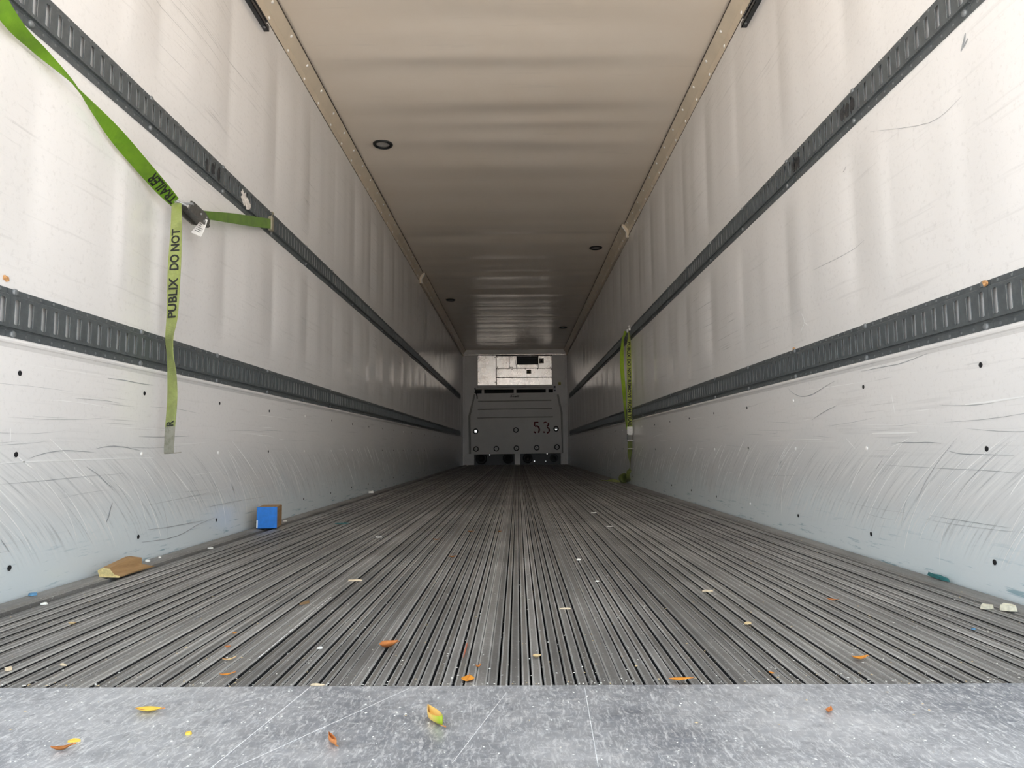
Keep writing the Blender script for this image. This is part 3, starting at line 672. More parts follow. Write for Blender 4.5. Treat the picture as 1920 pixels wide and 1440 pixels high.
for k in range(7):
    v0 = .12+.11*k; ln = q.uniform(.3, .75)
    def tp(a, b_): return tgv[0].lerp(tgv[1], a).lerp(tgv[3].lerp(tgv[2], a), b_) + tn*(.006*math.sin(b_*2.6)) + tn*(.0012 if tn.y < 0 else -.0006)
    mb.add([tp(.15, v0), tp(.15+ln, v0), tp(.15+ln, v0+.03), tp(.15, v0+.03)], [(0, 1, 2, 3)])
mb.build('fine_print', M_INK, tg)
# end fittings in the rail slots
mb = MB(); mb.bevbox((-1.226, 3.515, 1.498), (-1.205, 3.545, 1.572), .003); mb.tube([(-1.214, 3.53, 1.575), (-1.205, 3.53, 1.59), (-1.214, 3.538, 1.598)], .006, 8); o = mb.build('end_fitting', M_ZINC, st)
mb = MB(); mb.bevbox((-1.226, 1.49, 1.515), (-1.202, 1.53, 1.585), .003); mb.build('end_fitting', M_ZINC, st)

# right-hand strap, hung in a loop
RLp = [(1.2110, 7.36, 1.600, -.0451, -.0216, .0003), (1.1891, 7.35, 1.5589, -.0282, -.0413, .0002), (1.1664, 7.34, 1.4893, -.0281, -.0414, .0002), (1.1517, 7.33, 1.2618, -.0447, -.0224, .0004), (1.1628, 7.3, .9505, -.0388, -.0315, .0003), (1.1731, 7.28, .6721, -.0221, -.0449, .0002), (1.1906, 7.25, .5555, -.0384, -.032, .0002)]
RRp = [(1.2107, 7.2, 1.5677, .0221, .0449, -.0002), (1.2085, 7.18, 1.4865, .0329, .0376, -.0003), (1.2011, 7.17, 1.3521, .0493, .0083, -.0004), (1.1993, 7.17, 1.0219, .0491, .0094, -.0003), (1.1947, 7.17, .6455, .0488, .0109, -.0004), (1.1935, 7.17, .5208, .0488, .0109, -.0003)]
RTp = [(1.1918, 7.17, .4452, .0487, .0113, -.0003), (1.1901, 7.17, .3696, .0487, .0113, -.0003), (1.1856, 7.17, .2889, .0378, .0327, -.0002), (1.1903, 7.18, .1865, .0108, .0488, -.0001), (1.1695, 7.19, .1008, .027, -.0421, -.0002), (1.1824, 7.25, .05, .0378, -.0327, -.0003), (1.19, 7.42, .02, .0378, -.0327, -.0003)]
s2 = empty('cargo_strap', (0, 0, 0)); tag(s2, 'green lettered strap hung in a loop on the right wall, end on the floor', 'strap')
Ribbon(RLp, 8).build('webbing', M_G4, s2)
rr = Ribbon(RRp, 10); rr.build('lettered_webbing', M_G5, s2)
rr.text('PUBLIX DO NOT REMOVE FROM TRAILER', .115, 1, .93, M_INK, s2, cap=.036)
o = Ribbon(RTp, 8).build('tail', M_OLIVE, s2); o['label'] = 'olive twisted tail running to the floor'
# trailing end on the floor
fe = Ribbon([(1.19, 7.50, .012, .02, -.045, .002), (1.13, 7.70, .010, .02, -.04, .02), (1.10, 7.86, .014, .01, -.03, .035), (1.06, 8.0, .008, .02, -.04, .01), (1.0, 8.12, .006, .02, -.045, .0)], 6); fe.build('floor_end', M_G2, s2)
mb = MB()
for k in range(4): mb.lathe([(.012+.010*k, -.024), (.020+.010*k, -.024), (.020+.010*k, .024), (.012+.010*k, .024)], (1.180, 7.56, .05), (.25, -.95, .15), 18)
o = mb.build('rolled_end', M_OLIVE, s2); o['label'] = 'dark rolled end lying against the wall'
mb = MB(); mb.bevbox((1.165, 7.155, .50), (1.222, 7.163, .585), .002); mb.build('tag', M_TAG, s2)
mb = MB(); mb.bevbox((1.164, 7.150, .435), (1.224, 7.158, .452), .003); mb.bevbox((1.164, 7.150, .51), (1.170, 7.166, .435), .002); mb.bevbox((1.218, 7.150, .435), (1.224, 7.166, .52), .002); mb.bevbox((1.164, 7.15, .36), (1.224, 7.156, .366), .002)
o = mb.build('buckle', M_BUCK, s2)
for za, ra_ in ((.448, .004), (.362, .003)):
    mb = MB(); mb.tube([(1.164, 7.148, za), (1.224, 7.148, za)], ra_, 8); mb.build('roller_pin', M_EDGE, o)
mb = MB()
for yy in (7.17, 7.30): mb.bevbox((1.205, yy, 1.575), (1.226, yy+.03, 1.612), .003)
mb.tube([(1.215, 7.15, 1.60), (1.20, 7.16, 1.617), (1.214, 7.18, 1.625)], .006, 8)
mb.build('end_fitting', M_EDGE, s2)

# ---------------------------------------------------------------- far end: front wall, bulkhead, cooling unit
M_WHITE = simple('white_front_panel', (.88, .865, .85), .35, var=.06, scale=3)
YF = 16.60
mb = MB()
mb.box((-HW-.02, YF+.2, -.2), (HW+.02, YF+.3, H+.05))
mb.box((-HW, YF, 0), (-.897, YF+.2, H)); mb.box((.895, YF, 0), (HW, YF+.2, H)); mb.box((-.897, YF, 2.603), (.895, YF+.2, H))
wf = mb.build('wall_front', M_WHITE); tag(wf, kind='structure')
mb = MB(); mb.bevbox((-1.236, YF-.035, 2.612), (1.236, YF-.001, H-.003), .006); mb.build('header_beam', M_WHITE, wf)
M_ALU = None
m, t, b, oc = new_mat('bare_aluminium', (.80, .76, .72), .28, .9, .5)
f = noise(t, oc, 3.2, 5, .7); c = ramp(t, f, (.3, (.60, .55, .51)), (.5, (.82, .77, .73)), (.7, (.93, .90, .86)))
c = mix(t, ramp(t, noise(t, oc, 1, 4, .7, (16, 1, 2.2)), (.55, 0), (.75, .45)), c, (.42, .34, .27))
t.links.new(c, b.inputs['Base Color']); t.links.new(ramp(t, f, (.3, .20), (.7, .34)), b.inputs['Roughness']); bump(t, b, noise(t, oc, 5, 4), .35, .01)
M_ALU = m
mb = MB(); mb.bevbox((-1.236, YF-.04, 2.594), (1.236, YF-.002, 2.612), .003); mb.build('bright_lip', M_ALU, wf)
for s in (-1, 1):
    mb = MB(); mb.bevbox((min(s*1.236, s*1.188), YF-.03, .01), (max(s*1.236, s*1.188), YF-.001, 2.60), .004); mb.build('corner_post', M_WHITE, wf)
    for k in range(11):
        r_ = link('rivet', RIV, wf, (s*1.222, YF-.031, .2+.225*k)); r_.rotation_euler = (math.pi/2, 0, 0)
ru = empty('cooling_unit', (0, YF, 1.8)); tag(ru, 'bare aluminium cooling unit panels with black air grille above the far bulkhead', 'cooling unit'); ru.location = (0, 0, 0)
yu = YF+.035
for name, a, b_, dy in (('left_panel', (-.889, 1.872), (-.446, 2.592), -.006), ('mid_panel', (-.440, 2.279), (-.134, 2.580), -.004), ('upper_panel', (-.130, 2.279), (.048, 2.580), 0), ('right_panel', (.560, 2.279), (.886, 2.580), 0), ('grille_sill', (.050, 2.279), (.556, 2.372), -.002), ('grille_header', (.050, 2.572), (.556, 2.582), 0), ('middle_panel', (-.436, 2.062), (.886, 2.275), -.003), ('drip_tray', (-.436, 1.872), (.886, 2.055), -.010)):
    mb = MB(); mb.bevbox((a[0]+.003, yu+dy*1.6, a[1]+.003), (b_[0]-.003, yu+.02, b_[1]-.003), .004); mb.build(name, M_ALU, ru)
mb = MB(); mb.box((-.895, yu+.03, 1.80), (.893, yu+.05, 2.602)); mb.build('back_plate', M_DARK, ru)
for k in range(7):
    mb = MB(); zz = 2.385+.027*k; mb.box((.055, yu+.004, zz), (.515, yu+.02, zz+.012)); mb.build('grille_slat', M_BLK, ru)
mb = MB(); mb.box((.520, yu+.0, 2.40), (.552, yu+.02, 2.45)); mb.box((.524, yu, 2.50), (.552, yu+.02, 2.56)); mb.build('grille_latch', M_BLK, ru)
sm_ = MB(); sm_.lathe([(.011, 0), (.010, .006), (0, .008)], (0, 0, 0), (0, -1, 0), 8); sm_ = sm_.mesh('screw', M_BLK)
for x, z in ((-.855, 2.54), (-.47, 2.545), (-.855, 1.945), (-.47, 1.95), (-.415, 2.553), (-.415, 2.31), (-.10, 2.555), (-.065, 2.555), (-.10, 2.305), (-.065, 2.305), (-.40, 2.255), (-.065, 2.255), (.85, 2.555), (.85, 2.30), (.25, 2.262), (.545, 2.262), (.86, 2.25), (-.42, 1.915), (.85, 1.92), (.24, 2.0)):
    link('screw', sm_, ru, (x, yu-.009, z))
M_YEL = simple('yellow_label', (.38, .33, .05), .5, var=.3, scale=80)
M_LAB = simple('brown_grey_label', (.20, .15, .11), .5, var=.5, scale=70)
M_LABG = simple('dark_olive_label', (.10, .10, .06), .5, var=.6, scale=70)
def lab(name, par, y, x0, z0, x1, z1, mat):
    mb = MB(); mb.box((x0, y-.002, z0), (x1, y+.001, z1)); return mb.build(name, mat, par)
o = lab('warning_label', ru, yu-.001, .580, 2.395, .693, 2.518, M_LAB)
mesh_obj('warning_triangle', [(.605, yu-.004, 2.42), (.668, yu-.004, 2.42), (.636, yu-.004, 2.49)], [(0, 1, 2)], M_DARK, o)
o = lab('hazard_label', ru, yu-.004, .280, 2.150, .390, 2.246, M_LABG); lab('label_plate', ru, yu-.007, -.862, 2.192, -.792, 2.243, M_LAB)
for xx in (.308, .352): mesh_obj('hazard_symbol', [(xx-.018, yu-.007, 2.19), (xx+.018, yu-.007, 2.19), (xx, yu-.007, 2.228)], [(0, 1, 2)], M_YEL, o)
mb = MB(); mb.v = []; 
c_, s_ = math.cos(-.6), math.sin(-.6)
P_ = [(-.045, -.018), (.045, -.018), (.045, .018), (-.045, .018)]
mb.add([(-.198+u*c_-v*s_, yu-.0125, 1.981+u*s_+v*c_) for u, v in P_] + [(-.198+u*c_-v*s_, yu-.010, 1.981+u*s_+v*c_) for u, v in P_], [(0, 1, 2, 3), (7, 6, 5, 4), (0, 4, 5, 1), (1, 5, 6, 2), (2, 6, 7, 3), (3, 7, 4, 0)]); mb.build('small_label', M_LAB, ru)
mb = MB(); mb.tube([(.0, yu-.012, 2.55), (.02, yu-.02, 2.40), (.045, yu-.02, 2.28), (.06, yu-.012, 2.15)], .004, 6); mb.build('wire', M_BLK, ru)

# return-air bulkhead
M_BH = None
m, t, b, oc = new_mat('grey_bulkhead', (.52, .52, .50), .45, 0, .4)
c = ramp(t, noise(t, oc, 2.4, 5, .65), (.3, (.80, .79, .775)), (.7, (.90, .885, .865)))
c = mix(t, ramp(t, noise(t, oc, 1, 3, .6, (9, 1, 1.2)), (.58, 0), (.72, .35)), c, (.90, .89, .87))
t.links.new(c, b.inputs['Base Color']); M_BH = m
M_BHD = simple('darker_bulkhead_grey', (.40, .395, .38), .5, var=.1, scale=4)
bh = empty('bulkhead', (0, 0, 0)); tag(bh, 'grey return-air bulkhead with round bumpers and red painted number at the far end', 'bulkhead')
yb0, yb1 = YF-.14, YF-.002
mb = MB(); mb.prism([(-.925, 1.672), (.930, 1.682), (.985, 1.62), (1.062, 1.215), (1.080, .262), (-1.030, .247), (-1.045, 1.14), (-.93, 1.62)], 1, yb0, yb1); mb.build('panel', M_BH, bh)
for s, p in ((-1, [(-1.09, .247), (-1.045, .247), (-1.060, 1.14), (-.935, 1.66), (-.97, 1.66), (-1.10, 1.15)]), (1, [(1.12, .262), (1.095, .262), (1.077, 1.215), (.99, 1.64), (1.03, 1.64), (1.115, 1.22)])):
    mb = MB(); mb.prism(p, 1, yb0+.05, yb1); mb.build('side_flange', M_BHD, bh)
mb = MB(); mb.bevbox((-.892, yb0+.01, 1.806), (.888, yb1, 1.868), .006); mb.build('top_rail', M_BH, bh)
mb = MB(); mb.bevbox((-.93, yb0+.015, 1.767), (.905, yb1, 1.804), .004); mb.build('slot_top', M_BH, bh)
mb = MB(); mb.box((-.935, yb0+.09, 1.680), (.900, yb1, 1.767)); mb.build('air_slot', M_DARK, bh)
for x in (-.755, .003, .757):
    mb = MB(); mb.bevbox((x-.030, yb0+.005, 1.672), (x+.030, yb1, 1.77), .004); mb.build('slot_post', M_BH, bh)
for z, x0, x1 in ((1.492, -.856, .866), (1.302, -.866, .878), (1.104, -.874, .898)):
    mb = MB(); mb.bevbox((x0, yb0-.012, z-.012), (x1, yb0+.01, z+.014), .006); o = mb.build('stiffening_rib', M_BHD, bh); o.rotation_euler = (0, -.008, 0)
    o.location.z += 0
bp = MB(); bp.lathe([(.064, 0), (.064, -.010), (.058, -.016), (.046, -.016), (.042, -.006), (.042, 0)], (0, 0, 0), (0, 1, 0), 20); bp = bp.mesh('bumper', M_BLK, True)
bd = MB(); bd.lathe([(.043, -.004), (.036, -.010), (.010, -.010), (.008, -.006), (0, -.006)], (0, 0, 0), (0, 1, 0), 18); bd = bd.mesh('bumper_plate', M_BH)
bdd = MB(); bdd.lathe([(.009, -.0105), (.008, -.013), (0, -.014)], (0, 0, 0), (0, 1, 0), 8); bdd = bdd.mesh('bumper_screw', M_BLK)
m, t, b, oc = new_mat('glint_mirror', (.95, .93, .92), .12, 1.0); M_MIR = m  # mirror surface added to make white glints at the far end
for i, (x, z) in enumerate(((-.924, .786), (.016, .809), (.955, .829), (-.918, .373), (-.444, .377), (.024, .385), (.498, .393), (.972, .405))):
    o = link('bumper', bp, bh, (x, yb0, z)); link('bumper_plate', bd, o); link('bumper_screw', bdd, o)
    if i in (0, 2):
        rf = MB(); rf.bevbox((-.028, -.022, -.036), (.028, -.016, .030), .003) if i == 0 else rf.bevbox((-.022, -.020, -.032), (.022, -.014, -.002), .003)
        rf.build('glint_plate', M_MIR, o)  # added plate mirroring the doorway as a white square
M_RED = simple('red_stencil_paint', (.16, .012, .016), .6, var=.4, scale=50)
M_DTXT = simple('dark_emblem', (.02, .02, .022), .5, var=.2)
def wall_text(body, x0, z0, wd, ht, mat, y, italic=0, name='lettering', dz=0, bold=.015):
    vs, fs = text_mesh(body, bold, italic); wx = max(v[0] for v in vs); hy = max(v[1] for v in vs)
    return mesh_obj(name, [(x0+u/wx*wd, y, z0+v/hy*ht+dz*u/wx) for u, v in vs], fs, mat, bh)
# red number, stencilled in strokes with gaps
def stroke(pts, wd):
    mb = MB(); vs = []
    for i, p in enumerate(pts):
        a = Vector(pts[max(i-1, 0)]); c2 = Vector(pts[min(i+1, len(pts)-1)]); dd = (c2-a).normalized(); n_ = Vector((-dd.y, dd.x))*wd/2
        vs += [(p[0]-n_.x, yb0-.0012, p[1]-n_.y), (p[0]+n_.x, yb0-.0012, p[1]+n_.y)]
    return vs, [(2*i, 2*i+1, 2*i+3, 2*i+2) for i in range(len(pts)-1)]
mb = MB()
for pts, wd in (([(.442, .985), (.545, .985)], .028), ([(.455, .985), (.452, .90)], .030), ([(.462, .892), (.515, .900), (.552, .868), (.565, .81), (.55, .76), (.538, .742)], .034), ([(.436, .768), (.455, .752), (.478, .738)], .032)):
    v_, f_ = stroke(pts, wd); mb.add(v_, f_)
mb.build('painted_five', M_RED, bh)
mb = MB()
for pts, wd in (([(.662, .968), (.70, .99), (.735, .985)], .026), ([(.765, .965), (.785, .94), (.765, .905), (.742, .892)], .034), ([(.745, .868), (.785, .842), (.800, .80), (.785, .755), (.74, .730)], .034), ([(.668, .772), (.678, .735)], .026)):
    v_, f_ = stroke(pts, wd); mb.add(v_, f_)
mb.build('painted_three', M_RED, bh)
wall_text('PrimeAir', -.113, 1.572, .22, .052, M_DTXT, yb0-.002, .35, 'emblem', .006, .03)
lab('emblem_line', bh, yb0-.001, -.11, 1.640, -.02, 1.648, M_DTXT)
for x0, x1, mid in ((-1.174, -.966, 0), (-.018, .113, 1), (1.060, 1.164, 0)):
    mb = MB(); mb.bevbox((x0, YF-.10, .004), (x1, YF-.002, .26), .004); mb.build('foot_post', M_WHITE, bh)
lab('side_plate', bh, YF-.031, -1.176, .25, -1.11, .64, M_WHITE)
mb = MB(); mb.box((-.966, YF-.012, .0), (1.06, YF-.003, .27)); mb.build('dark_recess', M_BLK, bh)
M_TYRE = simple('black_duct_rubber', (.016, .017, .020), .5, var=.2); M_DUCT = simple('grey_duct_ring', (.06, .065, .07), .45, var=.2)
for x, rr_, mt in ((-.80, .135, M_TYRE), (-.17, .125, M_TYRE), (.288, .115, M_TYRE), (.90, .095, M_DUCT)):
    mb = MB(); mb.lathe([(rr_, 0), (rr_, -.05), (rr_*.9, -.065), (rr_*.5, -.06), (rr_*.4, -.02), (0, -.018)], (x, YF-.012, .150), (0, 1, 0), 22); o = mb.build('duct_ring', mt, bh, True)
gm_ = MB(); gm_.lathe([(.013, 0), (.013, -.006), (.010, -.009), (0, -.009)], (0, 0, 0), (0, 1, 0), 12); gm_ = gm_.mesh('glint_disc', M_MIR)  # mirror discs added to give bright dots low on the bulkhead
for x, z in ((-.598, .235), (.738, .25), (.443, .079), (.709, .077)):
    o = link('glint_disc', gm_, bh, (x, YF-.075 if z < .2 else YF-.142, z)); o.scale = (1.5 if x == .443 else 1, 1, 1.6 if x == .443 else 1)
for x in (.443, .709):
    mb = MB(); mb.lathe([(.008, 0), (.008, -.07)], (x, YF-.005, .078), (0, 1, 0), 8); mb.build('glint_stem', M_BLK, bh)  # stems carrying the added glint discs
# loose fittings on the front wall
hk = empty('tie_cord', (0, 0, 0)); tag(hk, 'black cord knotted on a hook left of the bulkhead air slot', 'cord')
mb = MB(); mb.tube([(-.935, YF-.01, 1.79), (-.94, YF-.05, 1.775), (-.93, YF-.06, 1.74), (-.92, YF-.15, 1.73), (-.905, YF-.155, 1.68), (-.89, YF-.155, 1.60), (-.888, YF-.15, 1.545)], .012, 8); mb.tube([(-.95, YF-.03, 1.70), (-.92, YF-.06, 1.745), (-.80, YF-.06, 1.75)], .014, 8); mb.build('cord', M_BLK, hk)
mb = MB(); mb.lathe([(.026, 0), (.024, -.03), (.012, -.045), (0, -.046)], (-.938, YF-.001, 1.795), (0, 1, 0), 12); mb.build('hook', M_DUCT, hk)
pb = MB(); pb.bevbox((.912, YF-.03, 1.716), (.966, YF-.001, 1.852), .004); pb = pb.build('latch_box', simple('pale_latch', (.62, .63, .68), .4, var=.1)); tag(pb, 'small pale latch box with dark blue marks right of the bulkhead air slot', 'latch')
M_NAVY = simple('navy_mark', (.02, .025, .06), .5, var=.2)
for z0, z1 in ((1.725, 1.752), (1.80, 1.845)): lab('latch_mark', pb, YF-.0305, .922, z0, .960, z1, M_NAVY)
ys = MB(); ys.box((1.032, YF-.003, 1.874), (1.089, YF+.0, 1.937)); ys = ys.build('yellow_sticker', M_YEL); tag(ys, 'small square yellow sticker on the white panel right of the bulkhead', 'sticker')

# ---------------------------------------------------------------- blue block and wood offcut
M_BLUE = simple('blue_paint', (.008, .19, .68), .45, var=.14, scale=45); M_WOOD = None
m, t, b, oc = new_mat('raw_wood', (.42, .27, .13), .75)
f = noise(t, oc, 1, 4, .7, (60, 8, 60)); t.links.new(ramp(t, f, (.3, (.27, .155, .065)), (.7, (.42, .26, .12))), b.inputs['Base Color']); bump(t, b, f, .4, .002); M_WOOD = m
M_PALE = simple('pale_end_grain', (.74, .60, .28), .8, var=.2, scale=150)
bb = empty('wood_block', (-1.132, 3.34, .003), (0, 0, .19)); tag(bb, 'blue painted wood block standing on the floor against the left wall', 'block')
mb = MB(); mb.bevbox((-.044, .006, 0), (.046, .165, .100), .003); mb.build('body', M_WOOD, bb)
mb = MB(); mb.bevbox((-.0455, -.001, .001), (.046, .0065, .1005), .002); mb.build('painted_face', M_BLUE, bb)
mb = MB(); mb.box((-.0458, -.0022, .004), (-.040, -.0008, .040)); mb.build('chipped_edge', M_SCR, bb)
wc = empty('wood_offcut', (-1.148, 2.09, .002), (0, 0, -.10)); tag(wc, 'split tan wood offcut with pale broken end beside the left wall', 'wood chunk')
prof0 = [(-.034, 0), (-.034, .020), (-.024, .027), (-.002, .025), (.014, .008), (.032, .003), (.032, 0)]
vs = []; q = random.Random(6); n_ = 6
tip = [-.035, -.030, -.012, .006, -.012, .020, .034]
for i in range(n_+1):
    u = i/n_; hs = 1 + .85*u if u < .75 else 1.64 - 1.6*(u-.75)
    for (x, z), tp_ in zip(prof0, tip):
        vs.append((x*(1-.18*u) - .012*u + q.uniform(-.001, .001), .165*u + (tp_ if i == n_ else q.uniform(-.008, .006) if i == 0 else 0), z*hs if z else 0))
k = len(prof0); fs = [(i*k+j, i*k+(j+1) % k, (i+1)*k+(j+1) % k, (i+1)*k+j) for i in range(n_) for j in range(k)]
fs += [tuple(range(k))[::-1], tuple(n_*k+j for j in range(k))]
mb = MB(); mb.v = vs; mb.f = fs; mb.m = [0]*(len(fs)-2) + [1, 0]; mb.build('split_body', [M_WOOD, M_PALE], wc)

# ---------------------------------------------------------------- leaves, splinters and scraps on the floor
def leaf_mat(n, c1, c2, c3=None):
    m, t, b, oc = new_mat(n, c1, .55, 0, .4)
    c = ramp(t, noise(t, oc, 70, 4), (.3, c1), (.7, c2))
    if c3:
        sp_ = N(t, 'ShaderNodeSeparateXYZ'); t.links.new(oc, sp_.inputs[0]); c = mix(t, ramp(t, sp_.outputs['X'], (.0, 0), (.02, 1)), c, c3)
    t.links.new(c, b.inputs['Base Color']); return m
L_OR = leaf_mat('orange_leaf', (.62, .22, .02), (.78, .34, .04)); L_BR = leaf_mat('brown_leaf', (.33, .11, .02), (.50, .20, .05))
L_YE = leaf_mat('yellow_leaf', (.72, .46, .05), (.85, .60, .10)); L_GR = leaf_mat('green_yellow_leaf', (.70, .42, .10), (.80, .52, .16), (.32, .42, .02))
L_RU = leaf_mat('rust_leaf', (.45, .13, .03), (.62, .26, .08)); L_TAN = leaf_mat('tan_leaf', (.60, .44, .22), (.74, .58, .34))
M_SPL = simple('pale_splinter', (.68, .55, .38), .8, var=.2, scale=90); M_WHT = simple('white_scrap', (.86, .85, .80), .7, var=.08)
M_CRM = simple('cream_foam', (.70, .66, .52), .8, var=.2, scale=80); M_TEAL = simple('teal_scrap', (.03, .16, .17), .6, var=.3); M_BLU2 = simple('blue_scrap', (.10, .25, .42), .6, var=.4, scale=90)
M_DSPL = simple('dark_splinter', (.22, .13, .06), .8, var=.3, scale=90)
def leaf(lab_, x, y, L, W, rz, curl, fold, mat, z=.0015, tilt=0, stem=True, cat='leaf'):
    e = empty('fallen_leaf', (x, y, z), (tilt, 0, rz)); tag(e, lab_, cat)
    n = 10; vs = []; 
    for i in range(n+1):
        u = i/n; hw = W/2*math.sin(math.pi*min(.985, max(.015, u)))**.8*(1-.25*u)
        zc = curl*L*(u-.5)**2*2
        for v in (-1, -.5, 0, .5, 1):
            if fold > 1:   # rolled
                a = v*fold; rr = W/(2*fold); vs.append(((u-.5)*L, hw/(W/2)*rr*math.sin(a), zc + rr*(1-math.cos(a))))
            else: vs.append(((u-.5)*L, v*hw, zc + abs(v)*hw*fold))
    zmin = min(v[2] for v in vs); vs = [(a, b_, c_-zmin+.0004) for a, b_, c_ in vs]
    fs = [(i*5+j, i*5+j+1, (i+1)*5+j+1, (i+1)*5+j) for i in range(n) for j in range(4)]
    me = mesh_obj('blade', vs, fs, mat, e, smooth=True)
    so_ = me.modifiers.new('t', 'SOLIDIFY'); so_.thickness = .0005
    mb = MB(); mb.tube([(-.49*L, 0, vs[2][2]+.0006), (0, 0, vs[27][2]+.0007), (.45*L, 0, vs[47][2]+.0006)], .0006, 5)
    if stem: mb.tube([(.45*L, 0, vs[47][2]+.0006), (.62*L, .04*L, vs[47][2]+.001)], .0008, 5)
    mb.build('midrib', L_RU if mat is not L_RU else L_BR, e)
leaf('flat round orange leaf on the floor bars just inside the sill', -.0328, 1.165, .030, .024, 1.45, .05, .06, L_OR)
leaf('folded rust orange leaf on the floor bars, left of the round orange leaf', -.1927, 1.345, .040, .026, .75, .45, .9, L_RU)
leaf('long orange leaf lying along the edge of the sill plate', .3026, 1.146, .036, .013, .12, .2, .5, L_OR, .003)
leaf('orange leaf with bent stem on the floor bars, right side', .6384, 1.258, .031, .016, .2, .4, .45, L_OR)
leaf('brown leaf further in on the right floor bars', .7998, 1.729, .024, .017, -.6, .3, .3, L_RU)
leaf('yellow leaf lying on the scratched sill plate', -.4747, 1.027, .036, .018, .05, .25, .55, L_YE, .0018)
leaf('rolled yellow leaf with green tip on the sill plate', -.0647, .985, .050, .034, -1.05, .15, 1.9, L_GR, .0018)
leaf('rolled brown leaf on the sill plate', -.1855, .918, .030, .020, -1.0, .1, 2.3, L_RU, .0018)
leaf('dry twisted brown leaf on the left of the sill plate', -.5154, .900, .024, .009, .5, .5, .9, L_BR, .0018)
leaf('small reddish dried leaf on the right of the sill plate', .4785, 1.0144, .020, .010, .9, .5, .8, L_RU, .0018)
leaf('crumpled tan orange leaf scrap on the centre floor bars', .0811, 1.277, .016, .013, .3, .5, .8, L_TAN, stem=False)
leaf('tiny orange leaf scrap near the long orange leaf', .4596, 1.183, .010, .006, -.8, .4, .6, L_OR, stem=False)
leaf('tiny dark red leaf curl beside the round orange leaf', -.0193, 1.224, .011, .009, .7, .6, 1.2, L_BR, stem=False)
leaf('orange leaf curl on the left floor bars near the sill', -.4594, 1.270, .026, .007, .75, .4, .7, L_TAN, stem=False)
leaf('pointed orange leaf scrap on the left floor bars beside the sill', -.4303, 1.188, .022, .008, .5, .3, .5, L_OR)
leaf('small red brown leaf bit on the left floor bars', -.4953, 1.350, .011, .008, .3, .5, .7, L_RU, stem=False)
leaf('small orange leaf bit behind the red brown one', -.5221, 1.449, .009, .010, .5, .4, .4, L_OR, stem=False)
leaf('crumbled orange leaf bit far left on the floor bars', -.9018, 1.530, .014, .012, .4, .6, .8, L_TAN, stem=False)
leaf('brown leaf in mid floor, left of the centre', -.1755, 2.437, .026, .016, .2, .4, .5, L_BR)
leaf('small brown leaf deep in on the floor, centre left', -.1629, 3.175, .024, .014, .1, .3, .5, L_BR)
leaf('small brown leaf deep in on the floor, nearest the centre line', -.0321, 3.168, .018, .014, .6, .3, .5, L_BR)
leaf('faint brown leaf deep in on the floor, further left', -.284, 2.905, .028, .012, 0, .3, .4, L_BR)
def chip(lab_, name, cat, x, y, L, W, T, rz, mat, z=.001, q=random.Random(8)):
    n = 7; top = []; bot = []
    for i in range(n):
        a = 2*math.pi*i/n; r_ = q.uniform(.75, 1.1); bot.append((math.cos(a)*L/2*r_, math.sin(a)*W/2*r_, 0)); top.append((math.cos(a)*L/2*r_*.9, math.sin(a)*W/2*r_*.85, T*q.uniform(.6, 1.2)))
    fs = [tuple(range(n))[::-1], tuple(range(n, 2*n))] + [(i, (i+1) % n, (i+1) % n+n, i+n) for i in range(n)]
    o = mesh_obj(name, bot+top, fs, mat); o.location = (x, y, z); o.rotation_euler = (0, 0, rz); tag(o, lab_, cat); return o
SP = 'wood_splinter'
chip('dark brown splinter on the left floor bars', SP, 'splinter', -.4635, 1.726, .030, .009, .006, .9, M_DSPL)
chip('pale tan splinter crossing the floor bars on the right', SP, 'splinter', .5336, 1.844, .038, .007, .004, .05, M_SPL)
chip('thin tan splinter right of the floor centre', SP, 'splinter', .1565, 1.655, .030, .004, .003, -.05, M_SPL)
chip('tan splinter left of the floor centre', SP, 'splinter', -.4117, 2.018, .042, .008, .004, .05, M_SPL)
chip('short tan chip on the right floor bars', SP, 'splinter', .5268, 1.509, .020, .009, .004, .3, L_TAN)
chip('thin tan twig on the far left floor bars', SP, 'splinter', -.7381, 1.247, .017, .004, .003, -.3, M_SPL)
chip('cream chip at the left edge of the floor bars', SP, 'splinter', -.815, 1.222, .014, .012, .006, .9, M_SPL)
chip('pale sliver lying along the sill edge', SP, 'splinter', -.2673, 1.1385, .022, .0045, .003, 0, M_SPL)
chip('pale yellow chip on the left of the sill plate', SP, 'splinter', -.5172, .9264, .016, .006, .003, .1, L_YE, .0016)
chip('small square pale yellow chip on the sill plate', SP, 'splinter', -.3813, .9484, .010, .009, .003, .2, L_YE, .0016)
FS = 'foam_scrap'
chip('torn cream foam scrap beside the right wall, smaller', FS, 'scrap', 1.110, 1.640, .034, .022, .009, .4, M_CRM, .001)
chip('torn cream foam scrap beside the right wall, larger', FS, 'scrap', 1.146, 1.622, .042, .030, .011, -.3, M_CRM, .001)
PS = 'paper_scrap'
chip('white paper scrap on mid floor, left of centre', PS, 'scrap', -.5383, 3.004, .030, .016, .003, .1, M_WHT)
chip('white paper scrap beside the left wall, before the blue block', PS, 'scrap', -1.115, 2.694, .020, .012, .004, .2, M_WHT)
chip('white paper scrap by the wood offcut', PS, 'scrap', -1.19, 2.385, .020, .014, .006, .2, M_WHT, .002)
chip('white crumb by the wood offcut', PS, 'scrap', -1.185, 2.455, .009, .008, .005, .2, M_WHT, .002)
chip('white paper scrap on the left side strip', PS, 'scrap', -1.0995, 1.735, .016, .012, .004, .3, M_WHT, .001)
chip('white scrap behind the blue block', PS, 'scrap', -1.165, 3.70, .024, .016, .004, .1, M_WHT)
chip('white plastic scrap far along the left wall', PS, 'scrap', -1.20, 6.04, .06, .05, .020, .1, M_WHT, .002)
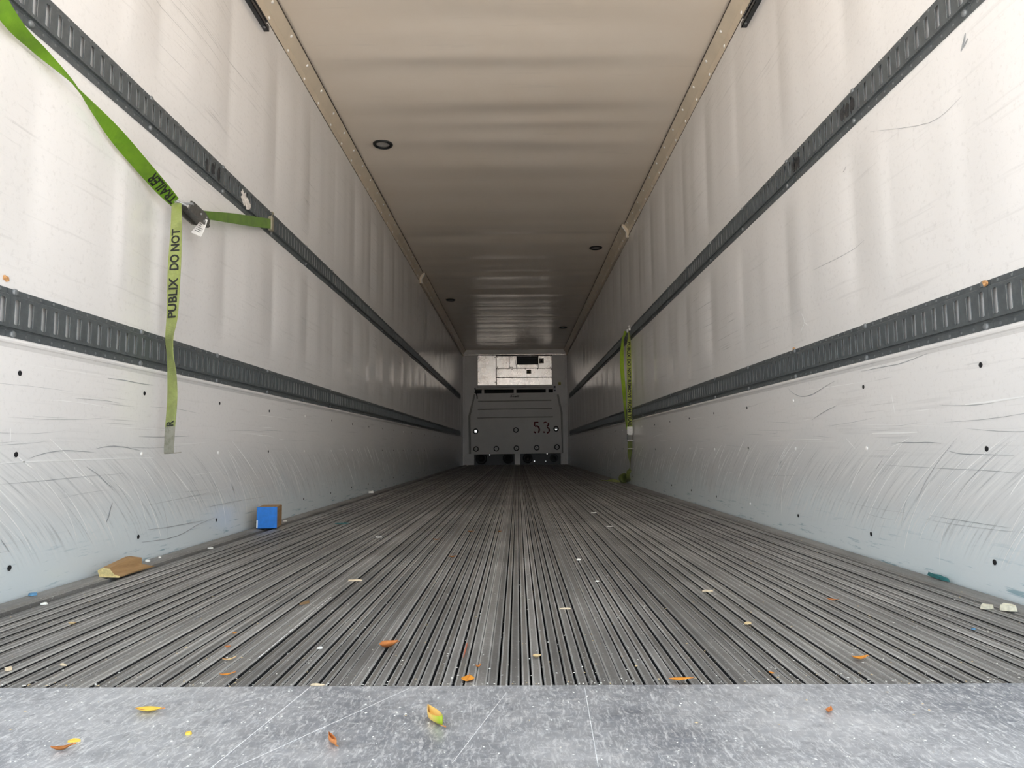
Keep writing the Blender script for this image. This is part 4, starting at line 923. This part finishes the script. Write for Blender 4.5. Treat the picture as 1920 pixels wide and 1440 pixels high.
chip('white scrap right of the floor centre', PS, 'scrap', .2485, 2.3635, .018, .012, .004, .6, M_WHT)
chip('small white scrap right of the floor centre, nearer', PS, 'scrap', .2677, 1.989, .012, .008, .003, .1, M_WHT)
chip('white scrap deep on the right of the floor', PS, 'scrap', .4818, 4.071, .035, .02, .004, .1, M_WHT)
chip('white sliver deep on the right of the floor', PS, 'scrap', .4796, 3.354, .034, .012, .003, .05, M_WHT)
chip('white sliver on the left floor bars near the rust leaf', PS, 'scrap', -.3205, 1.3435, .012, .005, .003, .1, M_WHT)
chip('blue white chip against the foot of the left wall', PS, 'scrap', -1.195, 1.832, .020, .014, .008, .2, M_BLU2, .003)
chip('tiny blue scrap on the right floor bars', PS, 'scrap', .9617, 1.457, .010, .007, .003, .2, M_BLU2)
chip('teal scrap on the floor right of the blue block', PS, 'scrap', -.8382, 3.573, .075, .02, .003, .1, M_TEAL)
chip('dark teal patch at the foot of the right wall', PS, 'scrap', 1.212, 2.0, .015, .12, .010, 0, M_TEAL, .003)

chip('thin orange red fibre lying along the centre floor bars', 'fibre', 'fibre', -.0488, 1.335, .115, .0035, .0015, 1.57, simple('red_fibre', (.42, .12, .06), .8))
mb = MB(); q = random.Random(12)
for k in range(15):
    ya = 1.285+.035*k; xa = -.4143-.0074*(k/15); wd = q.uniform(.0012, .0028)
    mb.add([(xa-wd/2, ya, .0012), (xa+wd/2, ya, .0012), (xa+wd/2, ya+q.uniform(.024, .035), .0012), (xa-wd/2, ya+q.uniform(.024, .034), .0012)], [(0, 1, 2, 3)])
tag(mb.build('white_scrape', M_SCR, FL), kind='stuff')
# loose dust, grit and fibres
q = random.Random(31)
lt = MB()
def litter(m_i, cnt, smin, smax, sill_share=.0):
    for _ in range(cnt):
        onsill = q.random() < sill_share
        y = q.uniform(.80, 1.12) if onsill else SILL+.01 + 6*q.random()**2.6
        x = q.uniform(-.85, .85) if onsill else q.uniform(-1.17, 1.17)
        z = .0017 if onsill else q.choice([.0006, .0006, -.002]); a = q.uniform(0, 3.14); s1 = q.uniform(smin, smax)*q.uniform(.5, 1); s2_ = s1*q.uniform(.25, .9); h = s1*.35
        ca, sa = math.cos(a), math.sin(a)
        P4 = [(s1, 0), (0, s2_), (-s1, 0), (0, -s2_)]
        lt.add([(x+u*ca-v*sa, y+u*sa+v*ca, z) for u, v in P4] + [(x, y, z+h)], [(0, 1, 4), (1, 2, 4), (2, 3, 4), (3, 0, 4)], m_i)
litter(0, 4200, .0008, .0030, .14); litter(1, 900, .0009, .0036, .03)
tag(lt.build('litter', [M_WHT, L_TAN]), 'white grit and tan crumbs strewn over the floor bars and sill plate', 'litter', kind='stuff')
